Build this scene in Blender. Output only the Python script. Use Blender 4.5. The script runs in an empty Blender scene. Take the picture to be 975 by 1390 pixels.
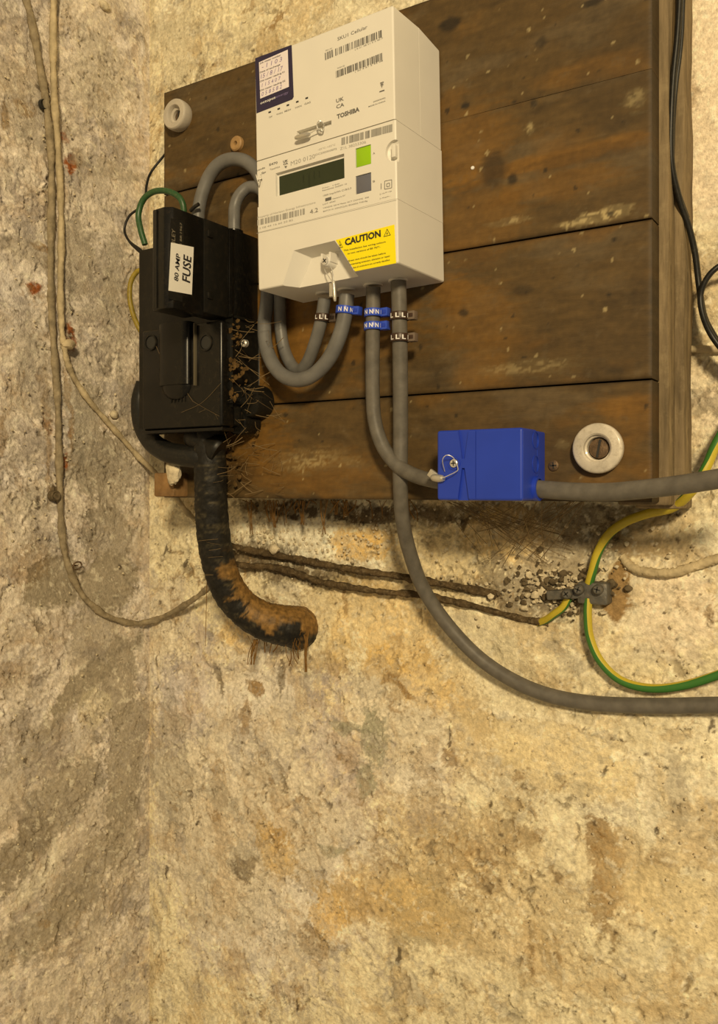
import bpy, bmesh, math, random
import numpy as np
from mathutils import Vector, Matrix
random.seed(4)
scene = bpy.context.scene
COL = scene.collection

# ------------------------------------------------------------------ camera, world, light, exposure
F_PX, YAW, HOR, CX = 1148.19, 0.5719, 660.0, 487.5        # focal length in px of the 975x1390 frame
D = 0.70                                                   # camera to back wall, metres
cam_d = bpy.data.cameras.new('camera'); cam = bpy.data.objects.new('camera', cam_d); COL.objects.link(cam)
cam.location = (0, -D, 0); cam.rotation_euler = (math.pi/2, 0, YAW)
cam_d.sensor_fit = 'VERTICAL'; cam_d.sensor_height = 24; cam_d.lens = F_PX*24/1390
cam_d.shift_y = -35/1390; cam_d.clip_start = 0.01; cam_d.clip_end = 50
scene.camera = cam
w = bpy.data.worlds.new('world'); scene.world = w; w.use_nodes = True
w.node_tree.nodes['Background'].inputs[0].default_value = (1.0, .78, .50, 1)
w.node_tree.nodes['Background'].inputs[1].default_value = 0.25
ld = bpy.data.lights.new('cellar_lamp', 'AREA'); ld.shape = 'DISK'; ld.size = .26
ld.energy = 50.0; ld.color = (1.0, .785, .46)
lo = bpy.data.objects.new('cellar_lamp', ld); COL.objects.link(lo)
lo.location = (.92, -1.95, .78)
lo.rotation_euler = (Vector((-.35, 0, .05))-lo.location).to_track_quat('-Z', 'Y').to_euler()
scene.view_settings.view_transform = 'Standard'; scene.view_settings.look = 'None'
scene.view_settings.exposure = 0.0; scene.view_settings.gamma = 1.0
scene.view_settings.use_curve_mapping = False

# ------------------------------------------------------------------ measuring helpers
CAM = Vector((0, -D, 0))
def ray(px, py):
    u = (px-CX)/F_PX; v = (HOR-py)/F_PX; c, s = math.cos(YAW), math.sin(YAW)
    return Vector((-s+u*c, c+u*s, v))
def P(px, py, y=0.0):                                       # a point at depth y (y=0: back wall, negative: nearer)
    r = ray(px, py); t = (y+D)/r.y; return CAM+r*t
XL = P(203, 660, 0).x                                       # the corner of the two walls
def PL(px, py, off=0.0):                                    # a point on the left wall
    r = ray(px, py); t = (XL+off)/r.x; return CAM+r*t
def PX(px, py, x):
    r = ray(px, py); t = x/r.x; return CAM+r*t
def dist(p): return (p-CAM).dot(Vector((-math.sin(YAW), math.cos(YAW), 0)))
def scr(p):
    q = p-CAM; z = dist(p); return Vector((CX+F_PX*(q.x*math.cos(YAW)+q.y*math.sin(YAW))/z, HOR-F_PX*q.z/z))
BY = -.078                                                  # front face of the mounting board

# ------------------------------------------------------------------ numpy noise
_rng = np.random.RandomState(7)
_ang = _rng.rand(512, 512)*2*np.pi; _gx, _gy = np.cos(_ang), np.sin(_ang)
def perlin(x, y, s=0):
    x = x+s*17.31+200; y = y+s*9.17+200
    xi = np.floor(x).astype(int); yi = np.floor(y).astype(int); xf = x-xi; yf = y-yi
    u = xf*xf*xf*(xf*(xf*6-15)+10); v = yf*yf*yf*(yf*(yf*6-15)+10)
    def g(i, j, a, b):
        a1 = (xi+i) % 512; b1 = (yi+j) % 512
        return _gx[a1, b1]*a+_gy[a1, b1]*b
    n00 = g(0, 0, xf, yf); n10 = g(1, 0, xf-1, yf); n01 = g(0, 1, xf, yf-1); n11 = g(1, 1, xf-1, yf-1)
    return ((n00*(1-u)+n10*u)*(1-v)+(n01*(1-u)+n11*u)*v)*1.5
def fbm(x, y, f, o=4, s=0, r=.5):
    a = 1; t = 0; n = 0
    for k in range(o):
        t = t+a*perlin(x*f, y*f, s+k*3); n += a; a *= r; f *= 2.03
    return t/n
def sst(a, b, x):
    t = np.clip((x-a)/(b-a), 0, 1); return t*t*(3-2*t)

# ------------------------------------------------------------------ materials
def mat(name, col, rough=.5, metal=0., bump=0., bscale=400., var=0., vscale=60., spec=.5, stretch=None, attr=None, dust=0., dustcol=(.30, .22, .12), coat=0.):
    m = bpy.data.materials.new(name); m.use_nodes = True; nt = m.node_tree; N = nt.nodes; L = nt.links
    b = N['Principled BSDF']; b.inputs['Roughness'].default_value = rough; b.inputs['Metallic'].default_value = metal
    b.inputs['Specular IOR Level'].default_value = spec
    if coat: b.inputs['Coat Weight'].default_value = coat
    b.inputs['Base Color'].default_value = (*col, 1)
    tc = N.new('ShaderNodeTexCoord'); mp = N.new('ShaderNodeMapping'); L.new(tc.outputs['Object'], mp.inputs[0])
    if stretch: mp.inputs['Scale'].default_value = stretch
    src = None
    if attr:
        a = N.new('ShaderNodeAttribute'); a.attribute_name = attr; src = a.outputs['Color']
    if var:
        n = N.new('ShaderNodeTexNoise'); n.inputs['Scale'].default_value = vscale; n.inputs['Detail'].default_value = 6
        L.new(mp.outputs[0], n.inputs['Vector'])
        rp = N.new('ShaderNodeMapRange'); rp.inputs['From Min'].default_value = .3; rp.inputs['From Max'].default_value = .7
        rp.inputs['To Min'].default_value = 1-var; rp.inputs['To Max'].default_value = 1+var
        L.new(n.outputs['Fac'], rp.inputs['Value'])
        mx = N.new('ShaderNodeMix'); mx.data_type = 'RGBA'; mx.blend_type = 'MULTIPLY'; mx.inputs['Factor'].default_value = 1
        mx.clamp_result = False
        if src: L.new(src, mx.inputs['A'])
        else: mx.inputs['A'].default_value = (*col, 1)
        L.new(rp.outputs[0], mx.inputs['B']); src = mx.outputs['Result']
    if dust:
        n = N.new('ShaderNodeTexNoise'); n.inputs['Scale'].default_value = vscale*2.3; n.inputs['Detail'].default_value = 8
        n.inputs['Roughness'].default_value = .75
        L.new(tc.outputs['Object'], n.inputs['Vector'])
        rp = N.new('ShaderNodeMapRange'); rp.inputs['From Min'].default_value = .5; rp.inputs['From Max'].default_value = .78
        rp.inputs['To Max'].default_value = dust
        L.new(n.outputs['Fac'], rp.inputs['Value'])
        mx = N.new('ShaderNodeMix'); mx.data_type = 'RGBA'; L.new(rp.outputs[0], mx.inputs['Factor'])
        if src: L.new(src, mx.inputs['A'])
        else: mx.inputs['A'].default_value = (*col, 1)
        mx.inputs['B'].default_value = (*dustcol, 1); src = mx.outputs['Result']
    if src: L.new(src, b.inputs['Base Color'])
    if bump:
        n = N.new('ShaderNodeTexNoise'); n.inputs['Scale'].default_value = bscale; n.inputs['Detail'].default_value = 5
        L.new(mp.outputs[0], n.inputs['Vector'])
        bp = N.new('ShaderNodeBump'); bp.inputs['Strength'].default_value = 1; bp.inputs['Distance'].default_value = bump
        L.new(n.outputs['Fac'], bp.inputs['Height']); L.new(bp.outputs[0], b.inputs['Normal'])
    return m

M_WALL = mat('crumbling_limewash', (.7, .6, .4), rough=.93, attr='tint', var=.16, vscale=330, bump=.0009, bscale=600, spec=.15)
M_WOOD = mat('stained_board', (.09, .06, .02), rough=.62, attr='tint', var=.16, vscale=30, bump=.00025, bscale=160, stretch=(1, 3, 4), spec=.35)
M_WOODV = mat('weathered_batten', (.20, .15, .085), rough=.8, var=.38, vscale=26, bump=.0009, bscale=70, stretch=(6, 6, .8), spec=.2, dust=.55, dustcol=(.38, .30, .17))
M_PLUG = mat('old_timber', (.25, .14, .05), rough=.8, var=.4, vscale=60, bump=.0006, bscale=300, dust=.4)
M_CASE = mat('cream_plastic', (.745, .725, .665), rough=.42, var=.02, vscale=30, spec=.35)
M_CASE2 = mat('cream_plastic_rear', (.70, .68, .62), rough=.45, var=.03, vscale=30, spec=.35)
M_DARK = mat('dark_recess', (.02, .02, .018), rough=.6)
M_INK = mat('grey_print', (.13, .125, .115), rough=.6)
M_INKL = mat('pale_grey_print', (.33, .32, .29), rough=.6)
M_BLACK = mat('black_print', (.02, .018, .02), rough=.5)
M_LCD = mat('lcd_glass', (.022, .033, .014), rough=.22, spec=.4)
M_SEG = mat('lcd_segments', (.014, .022, .010), rough=.3)
M_GREEN = mat('lime_button', (.30, .56, .004), rough=.4)
M_GREY = mat('slate_button', (.13, .135, .17), rough=.4)
M_YEL = mat('yellow_sticker', (.93, .79, .0), rough=.45)
M_NAVY = mat('navy_sticker', (.020, .014, .055), rough=.4)
M_PAPER = mat('white_paper', (.80, .74, .78), rough=.6)
M_PEN = mat('blue_biro', (.22, .17, .36), rough=.6)
M_WHITE = mat('white_lettering', (.8, .8, .8), rough=.5)
M_STEEL = mat('bright_steel', (.80, .80, .78), rough=.32, metal=.7)
M_LEAD = mat('seal_metal', (.60, .58, .52), rough=.35, metal=.7, bump=.0002, bscale=900)
M_BAKE = mat('black_bakelite', (.0055, .0052, .0045), rough=.27, bump=.00003, bscale=300, spec=.32, dust=.16, vscale=110, dustcol=(.12, .09, .05))
M_BAKE2 = mat('matt_black_moulding', (.009, .0085, .007), rough=.42, bump=.00005, bscale=300, spec=.3, dust=.22, vscale=90, dustcol=(.10, .07, .035))
M_GCAB = mat('grey_pvc', (.150, .148, .142), rough=.42, var=.13, vscale=90, spec=.4, bump=.0001, bscale=250)
M_GCABD = mat('dusty_grey_pvc', (.125, .115, .098), rough=.5, var=.22, vscale=110, spec=.35, bump=.00015, bscale=300, dust=.25, dustcol=(.2, .16, .1))
M_TAPE = mat('tarred_tape', (.1, .1, .1), rough=.55, attr='tint', var=.55, vscale=200, bump=.0006, bscale=320, spec=.3)
M_GCABB = mat('black_rubber', (.010, .010, .009), rough=.42, spec=.35, bump=.00005, bscale=400, dust=.15, vscale=150, dustcol=(.2, .16, .09))
M_BLUE = mat('blue_plastic', (.018, .052, .46), rough=.38, var=.06, vscale=40, spec=.4)
M_BLUED = mat('blue_clip', (.03, .08, .55), rough=.35)
M_BROWN = mat('brown_clip', (.045, .022, .012), rough=.4)
M_TAB = mat('grey_brown_tab', (.16, .12, .09), rough=.4)
M_YG_Y = mat('yellow_stripe', (.52, .42, .03), rough=.45, dust=.35, vscale=200, dustcol=(.2, .13, .05))
M_YG_G = mat('green_stripe', (.04, .17, .025), rough=.45, dust=.25, vscale=200, dustcol=(.2, .13, .05))
M_EGREEN = mat('green_wire', (.022, .085, .025), rough=.4, dust=.3, vscale=200)
M_EYEL = mat('dusty_yellow_wire', (.27, .20, .02), rough=.5, var=.3, vscale=200, dust=.3)
M_PAINTC = mat('limewashed_cable', (.52, .43, .27), rough=.85, var=.3, vscale=90, bump=.0009, bscale=260, dust=.45, dustcol=(.17, .125, .075), spec=.15)
M_PAINTC2 = mat('dirty_limewashed_cable', (.31, .255, .165), rough=.85, var=.35, vscale=110, bump=.0009, bscale=300, dust=.6, dustcol=(.11, .075, .04), spec=.15)
M_OLD = mat('old_dark_cable', (.085, .058, .028), rough=.85, var=.5, vscale=130, bump=.0012, bscale=300, dust=.75, dustcol=(.33, .26, .16), spec=.2)
M_CERAM = mat('glazed_porcelain', (.60, .55, .46), rough=.35, var=.22, vscale=70, dust=.9, dustcol=(.27, .22, .15), coat=.3)
M_CERAM2 = mat('grey_porcelain', (.50, .455, .38), rough=.5, var=.10, vscale=60, dust=.15)
M_ZINC = mat('corroded_zinc', (.13, .125, .11), rough=.55, metal=.35, var=.3, vscale=150, bump=.0006, bscale=300, dust=.5)
M_RUST = mat('rusty_screw', (.14, .09, .05), rough=.6, metal=.4, var=.4, vscale=300, bump=.0004, bscale=800)
M_FIBRE = mat('rusty_fibre', (.20, .11, .035), rough=.9, var=.3, vscale=200, spec=.1)
M_WEB = mat('cobweb_silk', (.20, .14, .07), rough=.9, spec=.1)
M_CRUMB = mat('plaster_crumb', (.62, .54, .38), rough=.95, var=.3, vscale=200, bump=.0008, bscale=500, spec=.1)
M_CRUMBD = mat('dark_crumb', (.13, .10, .06), rough=.95, var=.4, vscale=200, bump=.0008, bscale=500, spec=.1)

# ------------------------------------------------------------------ mesh helpers
class MB:
    def __init__(s): s.v = []; s.f = []
    def add(s, verts, faces):
        n = len(s.v); s.v += [tuple(v) for v in verts]; s.f += [tuple(i+n for i in f) for f in faces]; return s
    def bm(s, bm_, fn=None):
        bm_.verts.ensure_lookup_table(); vs = [v.co.copy() for v in bm_.verts]
        if fn: vs = [fn(v) for v in vs]
        for i, v in enumerate(bm_.verts): v.index = i
        s.add(vs, [[v.index for v in f.verts] for f in bm_.faces]); bm_.free(); return s
    def mesh(s, name, m, origin=None, smooth=True, angle=38):
        o = Vector(origin) if origin is not None else sum((Vector(v) for v in s.v), Vector())/len(s.v)
        me = bpy.data.meshes.new(name); me.from_pydata([tuple(Vector(v)-o) for v in s.v], [], s.f); me.update()
        b = bmesh.new(); b.from_mesh(me); bmesh.ops.recalc_face_normals(b, faces=b.faces); b.to_mesh(me); b.free()
        if smooth:
            me.polygons.foreach_set('use_smooth', [True]*len(me.polygons)); me.set_sharp_from_angle(angle=math.radians(angle))
        me.materials.append(m); return me, o
    def build(s, name, m, parent=None, **k):
        me, o = s.mesh(name, m, **k)
        ob = bpy.data.objects.new(name, me); COL.objects.link(ob)
        ob.location = o
        if parent: attach(ob, parent)
        return ob
def wloc(o):
    p = Vector(o.location); q = o.parent
    while q: p += Vector(q.location); q = q.parent
    return p
def attach(ob, parent):
    ob.location = Vector(ob.location)-wloc(parent); ob.parent = parent
def tag(o, label=None, cat=None, group=None, kind=None):
    if label: o['label'] = label
    if cat: o['category'] = cat
    if group: o['group'] = group
    if kind: o['kind'] = kind
    return o
def thing(name, label, cat, loc, group=None):
    o = bpy.data.objects.new(name, None); COL.objects.link(o); o.location = loc; o.empty_display_size = .02
    return tag(o, label, cat, group)

class Frame:                                                # a local frame: s right, t down, d into the surface
    def __init__(s, o, ex, ey, ez): s.o = Vector(o); s.ex = Vector(ex); s.ey = Vector(ey); s.ez = Vector(ez)
    def w(s, a, t, d=0): return s.o+s.ex*a+s.ey*d-s.ez*t
    def loc(s, p): q = Vector(p)-s.o; return q.dot(s.ex), -q.dot(s.ez), q.dot(s.ey)
    def pix(s, px, py, d=0):
        r = ray(px, py); o = s.o+s.ey*d; t = (o-CAM).dot(s.ey)/r.dot(s.ey); return CAM+r*t
    def st(s, px, py, d=0): a = s.loc(s.pix(px, py, d)); return a[0], a[1]
WF = Frame((0, 0, 0), (1, 0, 0), (0, 1, 0), (0, 0, 1))

def box_bm(x0, x1, y0, y1, z0, z1, r=0, seg=2):
    b = bmesh.new(); bmesh.ops.create_cube(b, size=1)
    for v in b.verts: v.co = Vector((x0 if v.co.x < 0 else x1, y0 if v.co.y < 0 else y1, z0 if v.co.z < 0 else z1))
    if r: bmesh.ops.bevel(b, geom=list(b.edges), offset=r, segments=seg, profile=.5, affect='EDGES')
    return b
def prism_bm(prof, a0, a1, axis='x', r=0, seg=2):           # prof: (u,v) polygon, extruded along axis
    def mk(u, v, a): return {'x': (a, u, v), 'y': (u, a, v), 'z': (u, v, a)}[axis]
    b = bmesh.new(); A = [b.verts.new(mk(u, v, a0)) for u, v in prof]; B = [b.verts.new(mk(u, v, a1)) for u, v in prof]
    b.faces.new(A); b.faces.new(B[::-1]); n = len(prof)
    for i in range(n): b.faces.new((A[i], B[i], B[(i+1) % n], A[(i+1) % n]))
    bmesh.ops.recalc_face_normals(b, faces=b.faces)
    if r: bmesh.ops.bevel(b, geom=list(b.edges), offset=r, segments=seg, profile=.5, affect='EDGES')
    return b
def smooth_path(pts, n=8):
    pts = [Vector(p) for p in pts]; out = []
    for i in range(len(pts)-1):
        p0 = pts[i-1] if i else pts[0]*2-pts[1]; p1, p2 = pts[i], pts[i+1]
        p3 = pts[i+2] if i+2 < len(pts) else pts[-1]*2-pts[-2]
        for k in range(n):
            t = k/n
            out.append(.5*((2*p1)+(p2-p0)*t+(2*p0-5*p1+4*p2-p3)*t*t+(-p0+3*p1-3*p2+p3)*t**3))
    out.append(pts[-1]); return out
def tube(mb, path, r, seg=12, cap=True, rfn=None, jit=0, flat=None):
    n = len(path); T = [(path[min(i+1, n-1)]-path[max(i-1, 0)]).normalized() for i in range(n)]
    up = Vector((0, 1, 0)) if abs(T[0].y) < .9 else Vector((1, 0, 0))
    nrm = (up-T[0]*up.dot(T[0])).normalized(); vs = []; fs = []
    for i in range(n):
        nrm = (nrm-T[i]*nrm.dot(T[i])).normalized(); bi = T[i].cross(nrm)
        rr = rfn(i/(n-1)) if rfn else r
        for k in range(seg):
            a = 2*math.pi*k/seg; q = rr*(1+(random.uniform(-jit, jit) if jit else 0))
            vs.append(path[i]+(nrm*math.cos(a)*(flat or 1)+bi*math.sin(a))*q)
    for i in range(n-1):
        for k in range(seg):
            k2 = (k+1) % seg; fs.append((i*seg+k, i*seg+k2, (i+1)*seg+k2, (i+1)*seg+k))
    if cap: fs.append(tuple(range(seg))[::-1]); fs.append(tuple((n-1)*seg+k for k in range(seg)))
    mb.add(vs, fs); return mb
def lathe(mb, prof, c, ax, seg=32):                          # prof: (radius, height along ax)
    ax = Vector(ax).normalized(); u = ax.orthogonal().normalized(); v = ax.cross(u); vs = []; fs = []; c = Vector(c)
    for r, h in prof:
        for k in range(seg):
            a = 2*math.pi*k/seg; vs.append(c+ax*h+(u*math.cos(a)+v*math.sin(a))*max(r, 1e-6))
    for i in range(len(prof)-1):
        for k in range(seg):
            k2 = (k+1) % seg; fs.append((i*seg+k, i*seg+k2, (i+1)*seg+k2, (i+1)*seg+k))
    mb.add(vs, fs); return mb
def blob(mb, c, r, sub=2, jit=.3, sq=(1, 1, 1)):
    b = bmesh.new(); bmesh.ops.create_icosphere(b, subdivisions=sub, radius=r)
    sd = random.random()*50
    for v in b.verts:
        n = math.sin(v.co.x/r*3+sd)*math.cos(v.co.z/r*4+sd*2)*.5+random.uniform(-.5, .5)
        v.co *= 1+jit*n; v.co = Vector((v.co.x*sq[0], v.co.y*sq[1], v.co.z*sq[2]))
    c = Vector(c); mb.bm(b, lambda v: v+c); return mb
_tc = {}
def text_geo(t, bold=0):
    k = (t, bold)
    if k not in _tc:
        cu = bpy.data.curves.new('t', 'FONT'); cu.body = t; cu.size = 1; cu.resolution_u = 2; cu.offset = bold
        ob = bpy.data.objects.new('t', cu); COL.objects.link(ob)
        me = ob.to_mesh(depsgraph=None) if False else bpy.data.meshes.new_from_object(ob.evaluated_get(bpy.context.evaluated_depsgraph_get()))
        V = [v.co.copy() for v in me.vertices]; Fc = [tuple(p.vertices) for p in me.polygons]
        bpy.data.objects.remove(ob); bpy.data.curves.remove(cu); bpy.data.meshes.remove(me)
        x0 = min(v.x for v in V); x1 = max(v.x for v in V); cap = .73
        _tc[k] = ([((v.x-x0)/(x1-x0), v.y/cap) for v in V], Fc)
    return _tc[k]
def text(mb, t, p0, p1, h, nrm, bold=0, lift=.00012, shear=0):   # baseline p0->p1 (world), cap height h metres
    V, Fc = text_geo(t, bold); p0 = Vector(p0); p1 = Vector(p1); e = p1-p0; n = Vector(nrm).normalized()
    up = n.cross(e).normalized()
    mb.add([p0+e*u+up*(v*h)+e.normalized()*(v*h*shear)+n*lift for u, v in V], Fc); return mb
def ftext(mb, fr, t, x0, y0, x1, y1, hpx, bold=0, lift=.00012, d=0, shear=0):
    a = fr.pix(x0, y0, d); b = fr.pix(x1, y1, d); h = hpx*dist(a)/F_PX
    up = (-fr.ey).cross(b-a).normalized(); h *= h/max(1e-9, (scr(a+up*h)-scr(a)).length*dist(a)/F_PX)
    text(mb, t, a, b, h, -fr.ey, bold, lift, shear)
def fquad(mb, fr, pts, lift=.00012, d=0):
    vs = [fr.pix(x, y, d)-fr.ey*lift for x, y in pts]; mb.add(vs, [tuple(range(len(vs)))]); return mb
def plate(mb, fr, pts, th, d=0):                             # thin solid plate standing on the surface
    a = [fr.pix(x, y, d) for x, y in pts]; b = [p-fr.ey*th for p in a]; n = len(a)
    mb.add(a+b, [tuple(range(n))[::-1], tuple(range(n, 2*n))]+[(i, (i+1) % n, n+(i+1) % n, n+i) for i in range(n)]); return mb
def barcode(mb, fr, x0, y0, x1, y1, hpx, n, seed, dens=.55, lift=.00012):   # baseline left->right
    rnd = random.Random(seed); a = fr.pix(x0, y0); b = fr.pix(x1, y1); e = b-a; up = (-fr.ey).cross(e).normalized()
    h = hpx*dist(a)/F_PX; ws = [rnd.choice((1, 1, 2, 3)) for _ in range(2*n)]; tot = sum(ws); c = 0
    for i, q in enumerate(ws):
        if i % 2 == 0:
            p = a+e*(c/tot)-fr.ey*lift; r = a+e*((c+q*2*dens)/tot)-fr.ey*lift
            mb.add([p, r, r+up*h, p+up*h], [(0, 1, 2, 3)])
        c += q
def boolean(ob, cutter_mb):
    me, o = cutter_mb.mesh('cutter', M_DARK, smooth=False); c = bpy.data.objects.new('cutter', me); COL.objects.link(c)
    c.location = o
    m = ob.modifiers.new('b', 'BOOLEAN'); m.object = c; m.operation = 'DIFFERENCE'; m.solver = 'EXACT'
    bpy.context.view_layer.update()
    nm = bpy.data.meshes.new_from_object(ob.evaluated_get(bpy.context.evaluated_depsgraph_get()))
    ob.modifiers.clear(); ob.data = nm; bpy.data.objects.remove(c)
    nm.polygons.foreach_set('use_smooth', [True]*len(nm.polygons)); nm.set_sharp_from_angle(angle=math.radians(30))
    return ob

# ------------------------------------------------------------------ the two walls
CLR = dict(cream=(.80, .72, .50), pale=(.88, .83, .66), pink=(.90, .77, .58), grey=(.46, .42, .33), taupe=(.37, .32, .235),
           ochre=(.74, .50, .17), sand=(.79, .66, .39), brown=(.33, .21, .085), cool=(.66, .60, .475), dark=(.075, .052, .028), brick=(.30, .10, .03),
           lichen=(.36, .35, .25), tan=(.56, .42, .22), soot_shade=(.16, .12, .07))
# (colour, px, py, rx, ry, rot degrees, strength, raggedness, smoothness): stains where they sit on the plaster, and some painted-in shade
BACK = [
 ('cool', 340, 1100, 170, 260, 0, .75, .5, 0), ('cool', 520, 1010, 110, 110, 0, .6, .7, 0), ('cool', 230, 900, 60, 120, 0, .6, .5, 0), ('cool', 900, 830, 90, 70, 0, .4, .6, 0), ('soot_shade', 385, 768, 95, 26, 5, .85, .8, 0), ('dark', 430, 785, 40, 14, 10, .7, .9, 0), ('dark', 355, 745, 50, 12, 4, .7, .9, 0),
 ('pink', 960, 120, 60, 180, 0, .9, .3, 1), ('brown', 930, 125, 16, 34, 0, .6, .9, 0), ('brown', 925, 350, 26, 75, 0, .75, .9, 0), ('tan', 960, 395, 35, 55, 0, .6, .8, 0),
 ('ochre', 918, 420, 16, 110, 0, .7, .9, 0), ('brown', 905, 440, 10, 60, 0, .6, .7, 0),
 ('pink', 940, 550, 45, 60, 0, .6, .6, 0), ('soot_shade', 950, 545, 35, 20, 10, .55, 1.0, 0), ('dark', 925, 630, 25, 20, 0, .4, .9, 0),
 ('pale', 480, 40, 130, 50, -20, .4, .6, 0), ('tan', 400, 25, 60, 26, -20, .45, .9, 0), ('brown', 375, 32, 18, 9, -25, .8, .9, 0), ('grey', 240, 60, 30, 70, 0, .35, .8, 0),
 ('dark', 440, 692, 140, 17, 1, .95, .45, 0), ('dark', 640, 698, 110, 18, 2, .8, .5, 0), ('soot_shade', 800, 705, 110, 26, 0, .8, .6, 0),  # dark strip painting the board's shadow on the wall below it
 ('pale', 400, 728, 110, 26, 3, .95, .5, 0), ('pale', 470, 750, 60, 20, 15, .8, .5, 0), ('soot_shade', 370, 762, 60, 22, 6, .8, .6, 0),
 ('ochre', 490, 735, 45, 26, 0, .85, .7, 0), ('sand', 600, 770, 90, 60, 0, .7, .6, 0), ('ochre', 690, 730, 70, 40, 20, .55, .8, 0), ('tan', 720, 720, 50, 25, 20, .7, .7, 0),
 ('soot_shade', 640, 800, 75, 12, 12, .7, .8, 0), ('soot_shade', 700, 805, 60, 36, 15, .7, .9, 0), ('taupe', 735, 790, 75, 45, -10, .8, .8, 0), ('dark', 760, 810, 50, 22, 0, .55, 1.1, 0), ('taupe', 780, 745, 60, 26, -5, .7, .8, 0),
 ('soot_shade', 845, 735, 60, 24, 0, .5, .9, 0), ('tan', 940, 760, 50, 18, 0, .5, .9, 0), ('soot_shade', 560, 700, 90, 14, 3, .7, .7, 0), ('brown', 838, 800, 17, 48, 0, .95, .35, 0), ('brown', 860, 745, 40, 16, 10, .5, .9, 0), ('tan', 900, 720, 55, 40, 0, .6, .9, 0), ('pink', 925, 830, 60, 60, 0, .65, .5, 0),  # the thin strip just below the board continues its painted shadow
 ('ochre', 520, 850, 80, 60, 20, .50, .7, 0), ('sand', 450, 840, 60, 60, 0, .6, .7, 0), ('ochre', 520, 900, 35, 30, 0, .6, .7, 0), ('ochre', 590, 930, 70, 40, 0, .5, .8, 0),
 ('cream', 660, 900, 80, 60, 30, .6, .5, 1),
 ('lichen', 505, 1000, 22, 45, 0, .85, .8, 0), ('lichen', 497, 1065, 16, 26, 0, .85, .8, 0), ('grey', 520, 930, 45, 30, 0, .4, .9, 0), ('lichen', 480, 985, 26, 10, 0, .7, .9, 0),
 ('brown', 550, 935, 26, 5, 35, .9, .6, 0), ('brown', 535, 925, 16, 5, -35, .8, .6, 0),
 ('sand', 770, 1030, 120, 55, 8, .75, .5, 1), ('sand', 680, 1000, 60, 30, 20, .7, .4, 1), ('dark', 818, 1050, 4, 16, 10, .8, .8, 0),
 ('brown', 820, 1185, 24, 80, 0, .85, .95, 0), ('brown', 812, 1140, 14, 30, 10, .8, .9, 0), ('tan', 840, 1180, 35, 75, 0, .6, .8, 0), ('brown', 900, 1180, 30, 20, 0, .5, 1.0, 0), ('taupe', 920, 1070, 14, 50, 0, .5, .8, 0),
 ('pale', 880, 1080, 16, 60, 0, .7, .6, 0), ('sand', 920, 1230, 90, 50, 10, .7, .3, 1),
 ('ochre', 375, 1150, 24, 48, -18, .65, .9, 0), ('brown', 378, 1135, 16, 24, -20, .5, 1.0, 0), ('ochre', 450, 1235, 40, 40, 0, .7, .8, 0), ('brown', 425, 1270, 22, 24, 0, .6, 1.0, 0), ('ochre', 480, 1210, 30, 40, 0, .5, .9, 0),
 ('brown', 347, 938, 14, 14, 0, .9, .8, 0), ('brown', 338, 975, 7, 34, 0, .7, .9, 0), ('grey', 325, 1165, 18, 26, 0, .7, 1.0, 0), ('soot_shade', 330, 1180, 14, 18, 0, .7, 1.1, 0),
 ('grey', 235, 1040, 30, 90, 0, .55, .7, 0), ('grey', 300, 1080, 30, 20, 20, .6, .9, 0), ('lichen', 460, 985, 14, 12, 0, .7, .6, 0), ('lichen', 455, 1155, 20, 8, 0, .8, .6, 0),
 ('tan', 600, 1140, 120, 70, 0, .55, .9, 0), ('tan', 560, 1230, 110, 60, 0, .55, .9, 0), ('brown', 610, 1150, 70, 40, 20, .4, 1.1, 0), ('lichen', 570, 1240, 50, 50, 0, .45, 1.1, 0), ('tan', 720, 1230, 80, 60, 0, .45, .9, 0),
 ('ochre', 560, 1230, 60, 40, 0, .45, .8, 0), ('brown', 690, 1130, 40, 18, 0, .45, 1.1, 0), ('tan', 640, 1010, 40, 60, 0, .5, .9, 0), ('brown', 610, 1030, 14, 14, 0, .7, .9, 0),
 ('dark', 190, 890, 26, 22, 0, .0, .6, 0), ('soot_shade', 300, 925, 5, 26, -25, .8, .5, 0), ('soot_shade', 380, 915, 6, 26, 5, .9, .7, 0), ('ochre', 320, 860, 22, 22, 0, .5, .8, 0), ('ochre', 460, 870, 18, 45, 0, .45, .8, 0),
 ('brown', 465, 820, 4, 20, 0, .85, .8, 0), ('brown', 425, 900, 50, 14, 0, .5, 1.0, 0), ('tan', 700, 1290, 400, 30, 0, .4, .9, 0),
]
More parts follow.
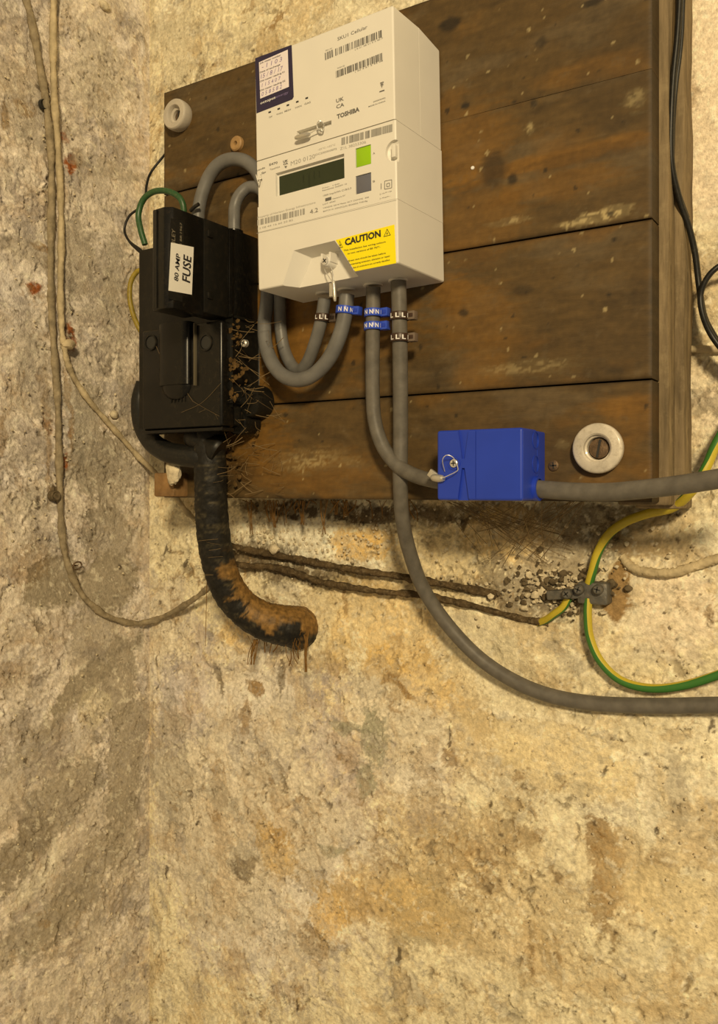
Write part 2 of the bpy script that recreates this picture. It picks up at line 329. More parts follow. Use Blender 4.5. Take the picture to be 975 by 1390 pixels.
LEFT = [
 ('cool', 100, 650, 260, 900, 0, .45, .4, 0),
 ('taupe', 40, 1040, 120, 90, -20, .40, 1.0, 0), ('taupe', 120, 1180, 110, 120, -20, .35, 1.1, 0),
 ('brick', 89, 186, 8, 9, 0, 1, .5, 0), ('brick', 94, 224, 10, 14, 10, 1, .7, 0), ('brown', 105, 218, 7, 12, 10, .6, .7, 0), ('brick', 46, 392, 9, 12, -10, 1, .5, 0), ('brick', 93, 455, 9, 20, 0, 1, .6, 0),
 ('brick', 93, 585, 8, 13, 0, 1, .6, 0), ('brick', 87, 632, 6, 18, 0, 1, .6, 0), ('brick', 92, 468, 12, 12, 0, .8, .6, 0), ('dark', 60, 141, 6, 8, 0, 1, .3, 0), ('brick', 66, 575, 6, 16, 0, .6, .8, 0),
 ('taupe', 40, 140, 50, 60, 0, .5, .8, 0), ('taupe', 100, 350, 30, 60, 0, .6, .6, 1), ('taupe', 150, 400, 45, 90, 0, .5, .8, 0), ('grey', 150, 380, 16, 60, 0, .55, .8, 1), ('grey', 140, 120, 40, 70, 0, .45, .8, 0),  # the grey patch left of the fuse unit paints shading into the wall
 ('taupe', 150, 230, 50, 14, -10, .5, .9, 0), ('taupe', 35, 345, 60, 12, 8, .6, .9, 0), ('brown', 55, 337, 8, 6, 0, .9, .7, 0), ('brown', 30, 145, 14, 12, 0, .6, 1.0, 0), ('brown', 3, 160, 6, 20, 0, .8, .9, 0),
 ('taupe', 120, 600, 35, 90, 0, .85, .8, 0), ('taupe', 150, 640, 40, 70, 0, .75, .9, 0), ('grey', 105, 560, 25, 60, 0, .6, .8, 1), ('taupe', 145, 730, 30, 60, 0, .7, .8, 0), ('taupe', 150, 790, 40, 45, 0, .9, .4, 1), ('taupe', 80, 790, 40, 40, 20, .9, .35, 1),
 ('taupe', 75, 800, 38, 28, 0, .9, .35, 1), ('brown', 40, 770, 35, 30, -20, .5, 1.0, 0), ('grey', 45, 690, 40, 20, 0, .4, 1.0, 0), ('taupe', 130, 860, 35, 60, 0, .7, .6, 1),
 ('brown', 0, 590, 8, 30, 0, .7, .7, 0), ('soot_shade', 75, 673, 8, 8, 0, 1, .4, 0),
 ('taupe', 110, 935, 50, 22, -25, .95, .35, 1), ('taupe', 165, 920, 25, 60, 0, .8, .4, 1), ('taupe', 60, 1110, 110, 40, -35, .85, .6, 0), ('taupe', 170, 1030, 30, 90, 10, .85, .5, 1),
 ('taupe', 110, 1200, 80, 40, -35, .75, .7, 0), ('taupe', 40, 1270, 90, 30, -10, .7, .7, 0), ('soot_shade', 30, 1150, 60, 30, -35, .4, .9, 0), ('taupe', 50, 1000, 70, 18, -30, .6, .8, 0), ('taupe', 165, 1130, 25, 60, 0, .6, .6, 0),
 ('cream', 130, 960, 26, 26, 0, .6, .5, 0), ('pale', 60, 1180, 50, 18, -35, .5, 1.0, 0), ('brown', 60, 860, 60, 16, -10, .35, 1.0, 0), ('brown', 15, 915, 30, 20, 0, .45, 1.1, 0),
 ('tan', 198, 130, 3, 90, 0, .4, .8, 0), ('soot_shade', 63, 330, 3, 150, 0, .6, 1.0, 0), ('soot_shade', 90, 370, 3, 110, 0, .5, 1.0, 0), ('brown', 66, 600, 4, 110, 0, .6, 1.0, 0), ('brown', 92, 560, 5, 70, 0, .6, 1.0, 0), ('soot_shade', 60, 730, 30, 50, 0, .35, 1.1, 0), ('taupe', 50, 520, 30, 60, 0, .4, 1.0, 0), ('grey', 190, 870, 8, 14, 0, .9, .5, 0), ('soot_shade', 190, 870, 4, 9, 0, .8, .5, 0), ('taupe', 170, 560, 14, 60, 10, .4, .9, 0), ('soot_shade', 150, 505, 6, 14, 0, .7, .7, 0),  # narrow dark strips paint the crusty shadows along the wall cables
]
def paint(U, V, blobs, pfn, left):
    sh = U.shape; n_lo = fbm(U, V, 7, 4, 1); n_mid = fbm(U, V, 24, 5, 11, .6); n_hi = fbm(U, V, 95, 4, 21, .65); n_fine = fbm(U, V, 260, 3, 31, .7)
    wu = .016*fbm(U, V, 14, 4, 171)+.006*fbm(U, V, 60, 3, 172); wv = .016*fbm(U, V, 14, 4, 173)+.006*fbm(U, V, 60, 3, 174)   # domain warp
    A, B = U+wu, V+wv
    col = np.ones(sh+(3,))*np.array(CLR['cream'])
    def mix(c, m): nonlocal col; m = np.clip(m, 0, 1)[..., None]; col = col*(1-m)+np.array(CLR[c])*m
    mix('pale', sst(.0, .35, n_lo)*.55); mix('tan', sst(.10, .45, fbm(A, B, 12, 5, 41, .65))*.5)
    peel = fbm(A, B, 15, 7, 51, .68); mix('taupe' if left else 'tan', sst(.13, .17, peel)*(.62 if left else .45)); mix('grey', sst(.17, .20, fbm(A, B, 21, 7, 55, .7))*.55); mix('tan', sst(.08, .22, fbm(A, B, 34, 7, 59, .72))*.35)
    if left:
        col = col*np.array((1.0, 1.0, 1.12)); mix('taupe', sst(.02, .07, fbm(A, B, 30, 7, 57, .72)+.25*fbm(U, V, 6, 2, 58))*.30)
    smooth = np.zeros(sh)
    for (c, px, py, rx, ry, rot, st, rag, sm) in blobs:
        cu, cv, ru, rv = pfn(px, py, rx, ry); a = math.radians(rot)
        x = (U+wu*.7-cu); z = (V+wv*.7-cv); xr = x*math.cos(a)-z*math.sin(a); zr = x*math.sin(a)+z*math.cos(a)
        d = np.sqrt((xr/ru)**2+(zr/rv)**2)
        m = sst(1.04, .84, d+rag*(n_mid*.8+n_hi*.7+n_fine*.5+n_lo*.2))*st
        if rag > .4 and c != 'cool': m = m*(.62+.38*sst(-.14, .10, n_mid*.6+n_hi+n_fine*.6))
        if c == 'cool': col = col*(1-m[..., None]*np.array((.10, .10, -.06))); continue
        mix(c, m)
        if sm: smooth = np.maximum(smooth, m)
    rough = .30+.70*sst(-.25, .3, fbm(U, V, 9, 3, 61)); rough = rough*(1-.8*smooth)
    h = .0035*fbm(U, V, 5, 3, 71)*2+.0017*n_mid*rough*1.5+.0013*n_hi*rough*1.5
    pl = sst(-.02, .01, fbm(A, B, 20, 6, 81, .66)); h += .0012*pl*(1-smooth)
    p2 = fbm(A, B, 52, 6, 91, .66); pl2 = sst(.10, .12, p2); h += .0008*pl2*rough
    wr = 1-np.abs(fbm(U+wu, V+wv, 60, 4, 95, .6))*6; h += .0009*np.clip(wr, 0, 1)*rough
    pv = fbm(A, B*.75, 62, 5, 101, .66)+.10*fbm(U, V, 8, 2, 102)+.10*(rough-.6); pits = sst(.27, .33, pv); h -= .0020*pits*(1-.7*smooth)
    ptch = sst(-.05, .3, fbm(U, V, 9, 3, 103))
    dk = sst(.16, .24, fbm(A, B, 44, 7, 111, .72)*(1-.6*smooth))*ptch; mix('brown', dk*(.42 if left else .60)); mix('soot_shade', pits*.62*(1-.6*smooth)*(.4+.6*ptch))
    mix('soot_shade', sst(.52, .60, fbm(U, V, 120, 2, 121))*.8*(1-.5*smooth)); mix('dark', sst(.60, .64, fbm(U+wu, V*.4+wv, 55, 2, 125))*.8)
    mix('pale', sst(.20, .26, fbm(A, B, 85, 5, 131, .7))*.45)
    cr = np.abs(fbm(A, B, 11, 6, 141, .66)); ck = sst(.010, .0, cr)*sst(.05, .2, fbm(U, V, 6, 2, 151)); mix('soot_shade', ck*.6); h -= .001*ck
    col = col*(1+.26*n_mid[..., None]+.32*n_hi[..., None]+.34*n_fine[..., None])
    edge_d = sst(.085, .10, p2)*(1-sst(.10, .125, p2)); col = col*(1-.25*(edge_d*rough)[..., None])
    return np.clip(col, .004, .93), h
def pback(px, py, rx, ry):
    c = P(px, py); ru = abs(P(px+rx, py).x-P(px-rx, py).x)/2; rv = abs(P(px, py-ry).z-c.z); return c.x, c.z, ru, rv
def pleft(px, py, rx, ry):
    c = PL(px, py); ru = abs(PL(px+rx, py).y-PL(px-rx, py).y)/2; rv = abs(PL(px, py-ry).z-c.z); return c.y, c.z, ru, rv
def grid_axis(segs):                                         # [(a,b,step)...]
    out = []
    for a, b, s in segs: n = max(1, int(round((b-a)/s))); out += list(np.linspace(a, b, n, endpoint=False))
    out.append(segs[-1][1]); return np.array(out)
def wall(name, U1, V1, blobs, pfn, to3, bias=0, edge=None):
    U, V = np.meshgrid(U1, V1, indexing='ij'); col, h = paint(U, V, blobs, pfn, bias)
    if edge is not None: h = h*edge(U)
    co = to3(U, V, h).reshape(-1, 3); nu, nv = U.shape
    i = np.arange(nu-1)[:, None]*nv+np.arange(nv-1)[None, :]; q = np.stack([i, i+1, i+nv+1, i+nv], -1).reshape(-1, 4)
    if name == 'wall_left': q = q[:, ::-1]
    me = bpy.data.meshes.new(name); me.vertices.add(len(co)); me.vertices.foreach_set('co', co.astype(np.float32).ravel())
    me.loops.add(q.size); me.loops.foreach_set('vertex_index', q.ravel().astype(np.int32))
    me.polygons.add(len(q)); me.polygons.foreach_set('loop_start', np.arange(0, q.size, 4, dtype=np.int32))
    me.polygons.foreach_set('loop_total', np.full(len(q), 4, np.int32)); me.update(); me.validate()
    me.polygons.foreach_set('use_smooth', np.ones(len(q), bool))
    at = me.color_attributes.new('tint', 'FLOAT_COLOR', 'POINT')
    at.data.foreach_set('color', np.concatenate([col.reshape(-1, 3), np.ones((len(co), 1))], 1).astype(np.float32).ravel())
    me.materials.append(M_WALL); ob = bpy.data.objects.new(name, me); COL.objects.link(ob); ob['kind'] = 'structure'; return ob
S = .00135
ux = grid_axis([(XL, -.045, S), (-.045, .75, .009)]); vz = grid_axis([(-1.15, -.645, .009), (-.645, .60, S), (.60, .75, .008)])
wall('wall_back', ux, vz, BACK, pback, lambda U, V, h: np.stack([U, -h, V], -1), 0, edge=lambda U: np.clip((U-XL)/.01, .0, 1))
uy = grid_axis([(-1.1, -.24, .008), (-.24, 0, S)])
wall('wall_left', uy, vz, LEFT, pleft, lambda U, V, h: np.stack([XL+h, U, V], -1), .10, edge=lambda U: np.clip(-U/.01, 0, 1))

# ------------------------------------------------------------------ mounting board
bx0, bx1 = P(222, 400, BY).x, P(885, 400, BY).x
gz = [P(500, 679, BY).z+.0, P(620, 532, BY).z, P(600, 343.5, BY).z, P(242, 260, BY).z, P(222, 125, BY).z]
board = thing('mounting_board', 'large dark brown wooden board of wide horizontal planks behind the meter', 'board', ((bx0+bx1)/2, BY+.04, gz[0]))
BTINT = [('o', 370, 480, 75, 80, .9), ('o', 330, 600, 60, 45, .75), ('o', 640, 200, 60, 55, .55), ('o', 650, 300, 60, 60, .4), ('o', 740, 220, 150, 13, .75), ('o', 640, 430, 60, 50, .5), ('o', 850, 190, 40, 10, .6),
         ('o', 840, 550, 45, 16, .6), ('o', 300, 225, 60, 14, .45), ('o', 610, 400, 30, 30, .8), ('o', 420, 640, 110, 30, .5), ('o', 470, 440, 110, 60, .55), ('o', 760, 250, 90, 20, .5), ('o', 380, 420, 60, 25, .7),
         ('c', 820, 292, 34, 9, .9), ('c', 780, 303, 20, 4, .7), ('c', 695, 300, 24, 4, .6), ('c', 862, 133, 12, 14, .5), ('c', 448, 470, 18, 22, .4), ('c', 720, 175, 5, 9, .6), ('c', 420, 625, 50, 14, .5), ('c', 700, 500, 70, 10, .35),
         ('c', 765, 603, 8, 5, .6), ('c', 480, 630, 18, 8, .35), ('k', 670, 230, 20, 26, .7), ('k', 696, 243, 8, 8, .9), ('k', 610, 32, 14, 10, .9), ('k', 735, 58, 10, 8, .8), ('k', 805, 3, 20, 6, .9), ('k', 632, 143, 6, 5, 1), ('k', 725, 140, 6, 6, .9),
         ('k', 834, 325, 4, 3, 1), ('k', 827, 400, 4, 3, 1), ('k', 800, 210, 90, 12, .35), ('k', 830, 90, 60, 90, .25), ('k', 300, 640, 50, 26, .5), ('k', 840, 460, 60, 60, .2), ('k', 710, 393, 16, 7, .6), ('k', 630, 425, 8, 6, .8)]
def plank(z0, z1, k):
    nx, nz = 330, max(8, int((z1-z0)/.0016)); g = .0007
    X = np.linspace(bx0+random.uniform(0, .001), bx1, nx); Z = np.linspace(z0+g, z1-g, nz); U, V = np.meshgrid(X, Z, indexing='ij')
    fade = 1-.93*sst(bx0+.18, bx0+.26, U)                        # the topmost joint closes up towards the right
    eb = np.clip((V-Z[0])/.0022, 0, 1); et = np.clip((Z[-1]-V)/.0022, 0, 1)
    if k == 3: V = V-(1-np.clip((V-Z[0])/.02, 0, 1))*.00062*(1-fade)
    if k == 2: V = V+(1-np.clip((Z[-1]-V)/.02, 0, 1))*.00062*(1-fade)
    eb, et = sst(0, 1, eb)-1, sst(0, 1, et)-1; ex = sst(0, .0022, np.minimum(U-X[0], X[-1]-U))-1
    if k == 3: eb = eb*fade
    if k == 2: et = et*fade
    ed = np.minimum(np.minimum(eb, et), ex)
    h = .0006*fbm(U, V*4, 9, 4, 200+k)+.0009*ed
    n1 = fbm(U, V*3, 9, 5, 210+k, .6); n2 = fbm(U, V*5, 50, 4, 230+k, .6); n3 = fbm(U, V, 200, 3, 240)
    base = np.array((.088, .054, .018)); orange = np.array((.185, .090, .014)); cream = np.array((.42, .34, .17)); black = np.array((.026, .018, .009)); grey = np.array((.118, .086, .045))
    col = np.ones(U.shape+(3,))*base
    def mix(c, m): nonlocal col; m = np.clip(m, 0, 1)[..., None]; col = col*(1-m)+c*m
    mix(grey, sst(0, .35, n1)*.55); mix(black, sst(.05, .5, fbm(U, V*2.5, 16, 5, 270+k, .62))*.45); mix(orange, sst(.1, .45, fbm(U, V*2, 12, 4, 250+k))*.5)
    for (c, px, py, rx, ry, st) in BTINT:
        cc = P(px, py, BY); ru = abs(P(px+rx, py, BY).x-P(px-rx, py, BY).x)/2; rv = abs(P(px, py-ry, BY).z-cc.z)
        d = np.sqrt(((U-cc.x)/ru)**2+((V-cc.z)/rv)**2); rg = {'o': .7, 'c': 1.6, 'k': .4}[c]
        m = sst(1.25, .6, d+rg*(n1*.6+n2*.9+(n3*.5 if c == 'c' else 0)))*st
        if c == 'c': m = m*(.25+.75*sst(.0, .25, n2+n3*.8+.1))
        mix({'o': orange, 'c': cream, 'k': black}[c], m)
    mix(cream, sst(.74, .8, fbm(U, V, 170, 1, 261))*.6); mix(grey, sst(.15, .5, fbm(U, V, 70, 5, 263, .7))*.4); mix(black, sst(.72, .8, fbm(U, V, 120, 1, 262))*.8)
    col = col*(1+.28*n2[..., None]+.25*n3[..., None])*(1-.5*np.clip(-ed, 0, 1)[..., None])
    front = np.stack([U, BY-h, V], -1).reshape(-1, 3); back = front.copy(); back[:, 1] = BY+.0215
    nu, nv = U.shape; N0 = nu*nv; fs = []
    i = (np.arange(nu-1)[:, None]*nv+np.arange(nv-1)[None, :]).ravel(); q = np.stack([i, i+nv, i+nv+1, i+1], -1).tolist()
    ring = [a*nv for a in range(nu)]+[(nu-1)*nv+b for b in range(1, nv)]+[a*nv+nv-1 for a in range(nu-2, -1, -1)]+[b for b in range(nv-2, 0, -1)]
    m = len(ring); verts = front.tolist()+[back[r].tolist() for r in ring]
    fs = q+[(ring[j], N0+j, N0+(j+1) % m, ring[(j+1) % m]) for j in range(m)]+[tuple(N0+j for j in range(m))[::-1]]
    me = bpy.data.meshes.new('plank'); o = Vector((0, BY, (z0+z1)/2)); me.from_pydata([tuple(Vector(v)-o) for v in verts], [], fs); me.update()
    me.polygons.foreach_set('use_smooth', [True]*len(me.polygons)); me.set_sharp_from_angle(angle=math.radians(50))
    at = me.color_attributes.new('tint', 'FLOAT_COLOR', 'POINT'); c = np.ones((len(verts), 4)); c[:N0, :3] = col.reshape(-1, 3); c[N0:, :3] = col.reshape(-1, 3)[ring]
    at.data.foreach_set('color', np.clip(c, 0.003, 1).astype(np.float32).ravel()); me.materials.append(M_WOOD)
    ob = bpy.data.objects.new('plank', me); COL.objects.link(ob); ob.location = o; attach(ob, board)
for k in range(4): plank(gz[k], gz[k+1], k)
# weathered uprights behind the planks: right edge (two faces seen past the planks) and left
def upright(xa, xb, ya, yb, za, zb, m=M_WOODV, name='batten', par=board, r=.0015, jit=.0008):
    b = box_bm(xa, xb, ya, yb, za, zb, r, 2)
    bmesh.ops.subdivide_edges(b, edges=[e for e in b.edges if abs(e.verts[0].co.z-e.verts[1].co.z) > .05], cuts=40)
    for v in b.verts:
        v.co.x += float(fbm(np.array([v.co.z*1.0]), np.array([v.co.y*9+v.co.x*5]), 14, 3, 5)[0])*jit*4
    mb = MB(); mb.bm(b); return mb.build(name, m, par)
upright(bx1-.030, bx1+.0065, BY+.0222, -.034, gz[0]-.002, gz[4]-.001, jit=.0004)
upright(bx1-.024, bx1+.0125, -.0335, -.004, gz[0]-.005, gz[4], jit=.0007)
upright(bx0+.02, bx0+.06, BY+.0222, -.004, gz[0]+.012, gz[4]-.01)
upright(bx0+.075, bx1-.045, BY+.0222, -.004, gz[0]+.03, gz[0]+.06, m=M_WOODV, jit=0)

def screw(name, c, r, par, m=M_STEEL, n=(0, -1, 0), slot=True, h=.0015):
    mb = MB(); lathe(mb, [(0, h), (r*.7, h), (r*.95, h*.6), (r, 0), (r, -.002), (0, -.002)], c, n, 20); o = mb.build(name, m, par)
    if slot:
        s = MB(); n = Vector(n).normalized(); u = n.orthogonal().normalized(); u = (u+n.cross(u)*random.uniform(-1, 1)).normalized(); v = n.cross(u); c = Vector(c)+n*h
        for a, b in ((u, v), (v, u)):
            s.add([c+a*r*.6*x+b*r*.13*y+n*z for z in (-.0004, .00012) for x, y in ((-1, -1), (1, -1), (1, 1), (-1, 1))], [(0, 1, 2, 3), (4, 5, 6, 7), (0, 1, 5, 4), (1, 2, 6, 5), (2, 3, 7, 6), (3, 0, 4, 7)])
        s.build('screw_slot', M_DARK, o)
    return o

# ------------------------------------------------------------------ porcelain rings and the small wooden disc
def ring(px, py, rpx, hgt, label, m, ir=.42, tilt=(0, 0)):
    c = P(px, py, BY); c.y = BY; R = rpx*dist(c)/F_PX; t = thing('porcelain_ring', label, 'insulator', c)
    n = Vector((tilt[0], -1, tilt[1])).normalized(); mb = MB()
    lathe(mb, [(R*.9, -.001), (R*.97, hgt*.15), (R, hgt*.4), (R, hgt*.8), (R*.97, hgt*.93), (R*.91, hgt), (R*.60, hgt*1.0), (R*.54, hgt*.9), (R*.52, hgt*.62), (R*ir*1.02, hgt*.56), (R*ir*.98, hgt*.3), (R*ir*.98, -.0005), (R*.9, -.001)], c, n, 56); mb.build('ring_body', m, t)
    s = MB(); lathe(s, [(R*ir*.9, .0002), (R*ir*.88, hgt*.35), (R*ir*.5, hgt*.42), (0, hgt*.42)], c, n, 24); so = s.build('fixing_screw', M_RUST, t)
    q = MB(); a = c+n*hgt*.43; u = Vector((.2, 0, 1)).normalized(); v = n.cross(u)
    q.add([a+u*R*ir*.8*x+v*R*.045*y+n*z for z in (-.0005, .0003) for x, y in ((-1, -1), (1, -1), (1, 1), (-1, 1))], [(4, 5, 6, 7), (0, 1, 5, 4), (1, 2, 6, 5), (2, 3, 7, 6), (3, 0, 4, 7)]); q.build('screw_slot', M_DARK, so)
    return t
ring(247, 160, 20.5, .012, 'pale grey porcelain ring screwed to the upper left corner of the board', M_CERAM2, .36)
ring(815, 609, 34, .009, 'stained white porcelain ring screwed to the board, lower right near the blue box', M_CERAM, .45)
c = P(323, 196, BY); t = thing('wooden_disc', 'small pale wooden disc with a hole on the board left of the meter', 'disc', c)
mb = MB(); lathe(mb, [(.0075, 0), (.0072, .003), (.0060, .004), (.0022, .0038), (.0016, .002), (.0015, .0003)], c, (0, -1, 0), 28); mb.build('disc_body', mat('pale_wood', (.36, .22, .09), rough=.6, var=.2, vscale=120), t)
mb = MB(); lathe(mb, [(.0016, .0008), (0, .0008)], c, (0, -1, 0), 16); mb.build('disc_hole', M_DARK, t)
nl = P(642, 228, BY); mb = MB(); lathe(mb, [(0, .001), (.0013, .0008), (.0016, 0), (.0016, -.002)], nl, (0, -1, 0), 14); tag(mb.build('nail_head', M_WHITE), 'tiny white nail head in the board right of the meter', 'nail')
rs = P(752, 632, BY); sc_ = screw('wood_screw', rs, .0042, None, M_RUST); tag(sc_, 'rusty screw head in the board between the blue box and porcelain ring', 'screw')

# ------------------------------------------------------------------ the electricity meter
yaw, rol, pit = -.0191, -.0194, .0023
Rm = Matrix.Rotation(yaw, 3, 'Z') @ Matrix.Rotation(pit, 3, 'X') @ Matrix.Rotation(rol, 3, 'Y')
MF = Frame((-.4586, -.15, .3586), Rm @ Vector((1, 0, 0)), Rm @ Vector((0, 1, 0)), Rm @ Vector((0, 0, 1)))
MW, MH, SEAM, DEP = .1366, .1945, .0862, .0735
meter = thing('electricity_meter', 'cream plastic electricity meter with dark green display on the wooden board', 'meter', MF.w(MW/2, MH, DEP))
def toM(v): return MF.w(v.x, -v.z, v.y)                      # local x=s, y=d, z=-t
# communications module on top
def body(prof, s0, s1, joints, r=.0016):                     # side profile (depth, height) extruded across; edges lying in a joint stay sharp
    b = prism_bm(prof, s0, s1, 'x')
    ed = [e for e in b.edges if not any(abs(e.verts[0].co.z-j) < 1e-5 and abs(e.verts[1].co.z-j) < 1e-5 for j in joints)]
    bmesh.ops.bevel(b, geom=ed, offset=r, segments=3, profile=.5, affect='EDGES'); return b
j1, j2 = -SEAM+.0004, -SEAM-.0004
mb = MB(); mb.bm(body([(0, 0), (0, j1), (DEP, j1), (DEP, -.0030), (.040, .0010)], 0, MW, [j1]), toM); hub = mb.build('comms_module', M_CASE, meter)
cut = MB(); a0, a1 = MF.st(401, 186), MF.st(449, 170)
def cutbox(cut, s0, s1, t0, t1, d0, d1, r=0): cut.bm(box_bm(s0, s1, d0, d1, -t1, -t0, r), toM)
e = (MF.pix(449, 169)-MF.pix(401, 186.5))
sA = MF.st(403, 181.5); sB = MF.st(450, 166.5)
cutbox(cut, sA[0], sB[0], (sA[1]+sB[1])/2-.0019, (sA[1]+sB[1])/2+.0019, -.01, .0040); cutbox(cut, -.01, .047, -.02, SEAM+.02, .050, .2); cutbox(cut, MW-.0003, MW+.01, -.02, SEAM+.01, .0385, .0389); boolean(hub, cut)
prof = [(.0345, -.0006), (.0345, -SEAM+.0009), (DEP, -SEAM+.0009), (DEP, -.0022), (.052, .0012)]
# main case: front shell
TC = (MF.st(348, 315)[1]+MF.st(538, 271)[1])/2
j3, j4 = -TC+.0001, -TC-.0001
mb = MB(); mb.bm(body([(0, j2), (0, j3), (DEP, j3), (DEP, j2)], 0, MW+.0006, [j2, j3]), toM); case = mb.build('meter_case', M_CASE, meter)
cut = MB()
def bx(p, q, d0=0): a = MF.st(*p); b = MF.st(*q); return a, b
lc = [MF.st(376.5, 239), MF.st(467, 211.5), MF.st(467, 240), MF.st(376.5, 267)]
ls0, ls1 = (lc[0][0]+lc[3][0])/2, (lc[1][0]+lc[2][0])/2; lt0, lt1 = (lc[0][1]+lc[1][1])/2, (lc[2][1]+lc[3][1])/2
cutbox(cut, ls0-.0015, ls1+.0004, lt0-.0022, lt1+.0004, -.01, .0030, .0004)
gb = [MF.st(482.7, 202), MF.st(503.5, 196), MF.st(503.5, 222.5), MF.st(483.5, 227)]; kb = [MF.st(483, 240), MF.st(503.8, 233.5), MF.st(503.8, 258.5), MF.st(483.5, 263.5)]
def rect(q): return (q[0][0]+q[3][0])/2, (q[1][0]+q[2][0])/2, (q[0][1]+q[1][1])/2, (q[2][1]+q[3][1])/2
for q in (gb, kb): r = rect(q); cutbox(cut, r[0]-.0002, r[1]+.0002, r[2]-.0002, r[3]+.0002, -.01, .0022, .0003)
hn = MF.st(533, 205); lathe(cut, [(0, -.012), (.0082, -.012), (.0082, .0030), (.0062, .0042), (0, .0042)], MF.w(hn[0]+.002, hn[1], 0), MF.ey, 40)
ln = MF.st(350, 262); cutbox(cut, -.01, .0065, ln[1]-.011, ln[1]+.012, -.01, .0024, .0006)
cutbox(cut, -.01, .047, SEAM-.02, TC+.02, .050, .2); boolean(case, cut)
mb = MB(); mb.bm(box_bm(MW-.0036, MW-.0002, -.0004, .0035, -hn[1]-.0048, -hn[1]+.0048, .0006, 2), toM); mb.build('seal_tab', M_CASE, case)
mb = MB(); mb.add([MF.w(ls0, lt0, .0028), MF.w(ls1, lt0, .0028), MF.w(ls1, lt1, .0028), MF.w(ls0, lt1, .0028), MF.w(ls0, lt0, .0034), MF.w(ls1, lt0, .0034), MF.w(ls1, lt1, .0034), MF.w(ls0, lt1, .0034)], [(0, 1, 2, 3), (7, 6, 5, 4), (0, 1, 5, 4), (1, 2, 6, 5), (2, 3, 7, 6), (3, 0, 4, 7)])
lcd = mb.build('display', M_LCD, meter)
mb = MB()
for (x0, x1, y0, y1) in ((411, 412.5, 238, 247), (419, 420.2, 236, 252), (426, 427, 233, 243), (433, 434, 232, 240)):
    a, b = MF.st(x0, y0, .0028), MF.st(x1, y1, .0028)
    mb.add([MF.w(a[0], a[1], .0026), MF.w(b[0], a[1], .0026), MF.w(b[0], b[1], .0026), MF.w(a[0], b[1], .0026)], [(0, 1, 2, 3)])
mb.build('display_segments', M_SEG, lcd)
for q, m, nm in ((gb, M_GREEN, 'lime green button'), (kb, M_GREY, 'slate grey button')):
    r = rect(q); mb = MB(); mb.bm(box_bm(r[0], r[1], .0003, .0024, -r[3], -r[2], .0009, 2), toM); mb.build('button', m, meter)['label'] = nm
# terminal cover with its scooped screw recess
mb = MB(); mb.bm(body([(0, j4), (0, -MH), (DEP, -MH), (DEP, j4)], 0, MW+.0006, [j4], .0018), toM); cover = mb.build('terminal_cover', M_CASE, meter)
A, B, C_, D_ = MF.st(399, 340), MF.st(454.5, 326.5), MF.st(481, 368.5), MF.st(382, 389.5)
A2, D2 = MF.st(424, 350, .014), MF.st(405, 395, .014)
def ext(p, q, t): k = (t-p[1])/(q[1]-p[1]); return (p[0]+(q[0]-p[0])*k, t)
T_ = MH+.01; D_e, C_e, D2_e = ext(A, D_, T_), ext(B, C_, T_), ext(A2, D2, T_)
B2 = (B[0]-.004, A2[1]-.0005); C2_e = (C_e[0]-.005, T_)
def outw(o, i, k=.35): return (o[0]+(o[0]-i[0])*k, o[1]+(o[1]-i[1])*k)
cut = MB(); fr_ = [outw(A, A2), outw(B, B2), outw(C_e, C2_e), outw(D_e, D2_e)]
vs = [MF.w(p[0], p[1], -.014*.35) for p in fr_]+[MF.w(p[0], p[1], .014) for p in (A2, B2, C2_e, D2_e)]
cut.add(vs, [(0, 1, 2, 3), (7, 6, 5, 4), (0, 4, 5, 1), (1, 5, 6, 2), (2, 6, 7, 3), (3, 7, 4, 0)]); cutbox(cut, -.01, .047, TC-.02, MH+.02, .060, .2); boolean(cover, cut)
cover.data.set_sharp_from_angle(angle=math.radians(24))
# screw boss with u-shaped ears
sp = MF.st(446.5, 356, .008); mb = MB(); lathe(mb, [(.0042, .012), (.0042, .0), (.0036, -.0008), (0, -.0008)], MF.w(sp[0], sp[1], .004), MF.ey, 28)
for sx in (-1, 1): mb.bm(box_bm(sp[0]+sx*.0040-.0008, sp[0]+sx*.0040+.0008, .0035, .014, -sp[1]-.001, -sp[1]+.0068, .0003, 1), toM)
boss = mb.build('screw_boss', M_CASE, cover); screw('cover_screw', MF.w(sp[0], sp[1], .0028), .0034, boss, M_STEEL, -MF.ey, h=.0007)
for px in (374, 441, 471, 507, 541):                         # cable entries underneath
    py = {374: 404, 441: 408, 471: 402, 507: 397, 541: 389}[px]; y = -.108
    c = P(px, py, y); tt = MF.loc(c); c = MF.w(tt[0], MH-.0005, tt[2])
    mb = MB(); lathe(mb, [(.0080, -.001), (.0080, .0018), (.0068, .0022), (.0055, .0018), (0, .0018)], c, -MF.ez, 28)
    if px > 400: mb.build('cable_entry', M_CASE, cover)
# led windows
for x, y in ((366.3, 152.3), (378.6, 147.8), (391, 142.8), (403.8, 138.2), (416.6, 133.2)):
    s, t_ = MF.st(x, y); mb = MB(); mb.bm(box_bm(s-.0013, s+.0013, -.0002, .001, -t_-.00065, -t_+.00065, 0), toM); mb.build('indicator_window', M_DARK, hub)
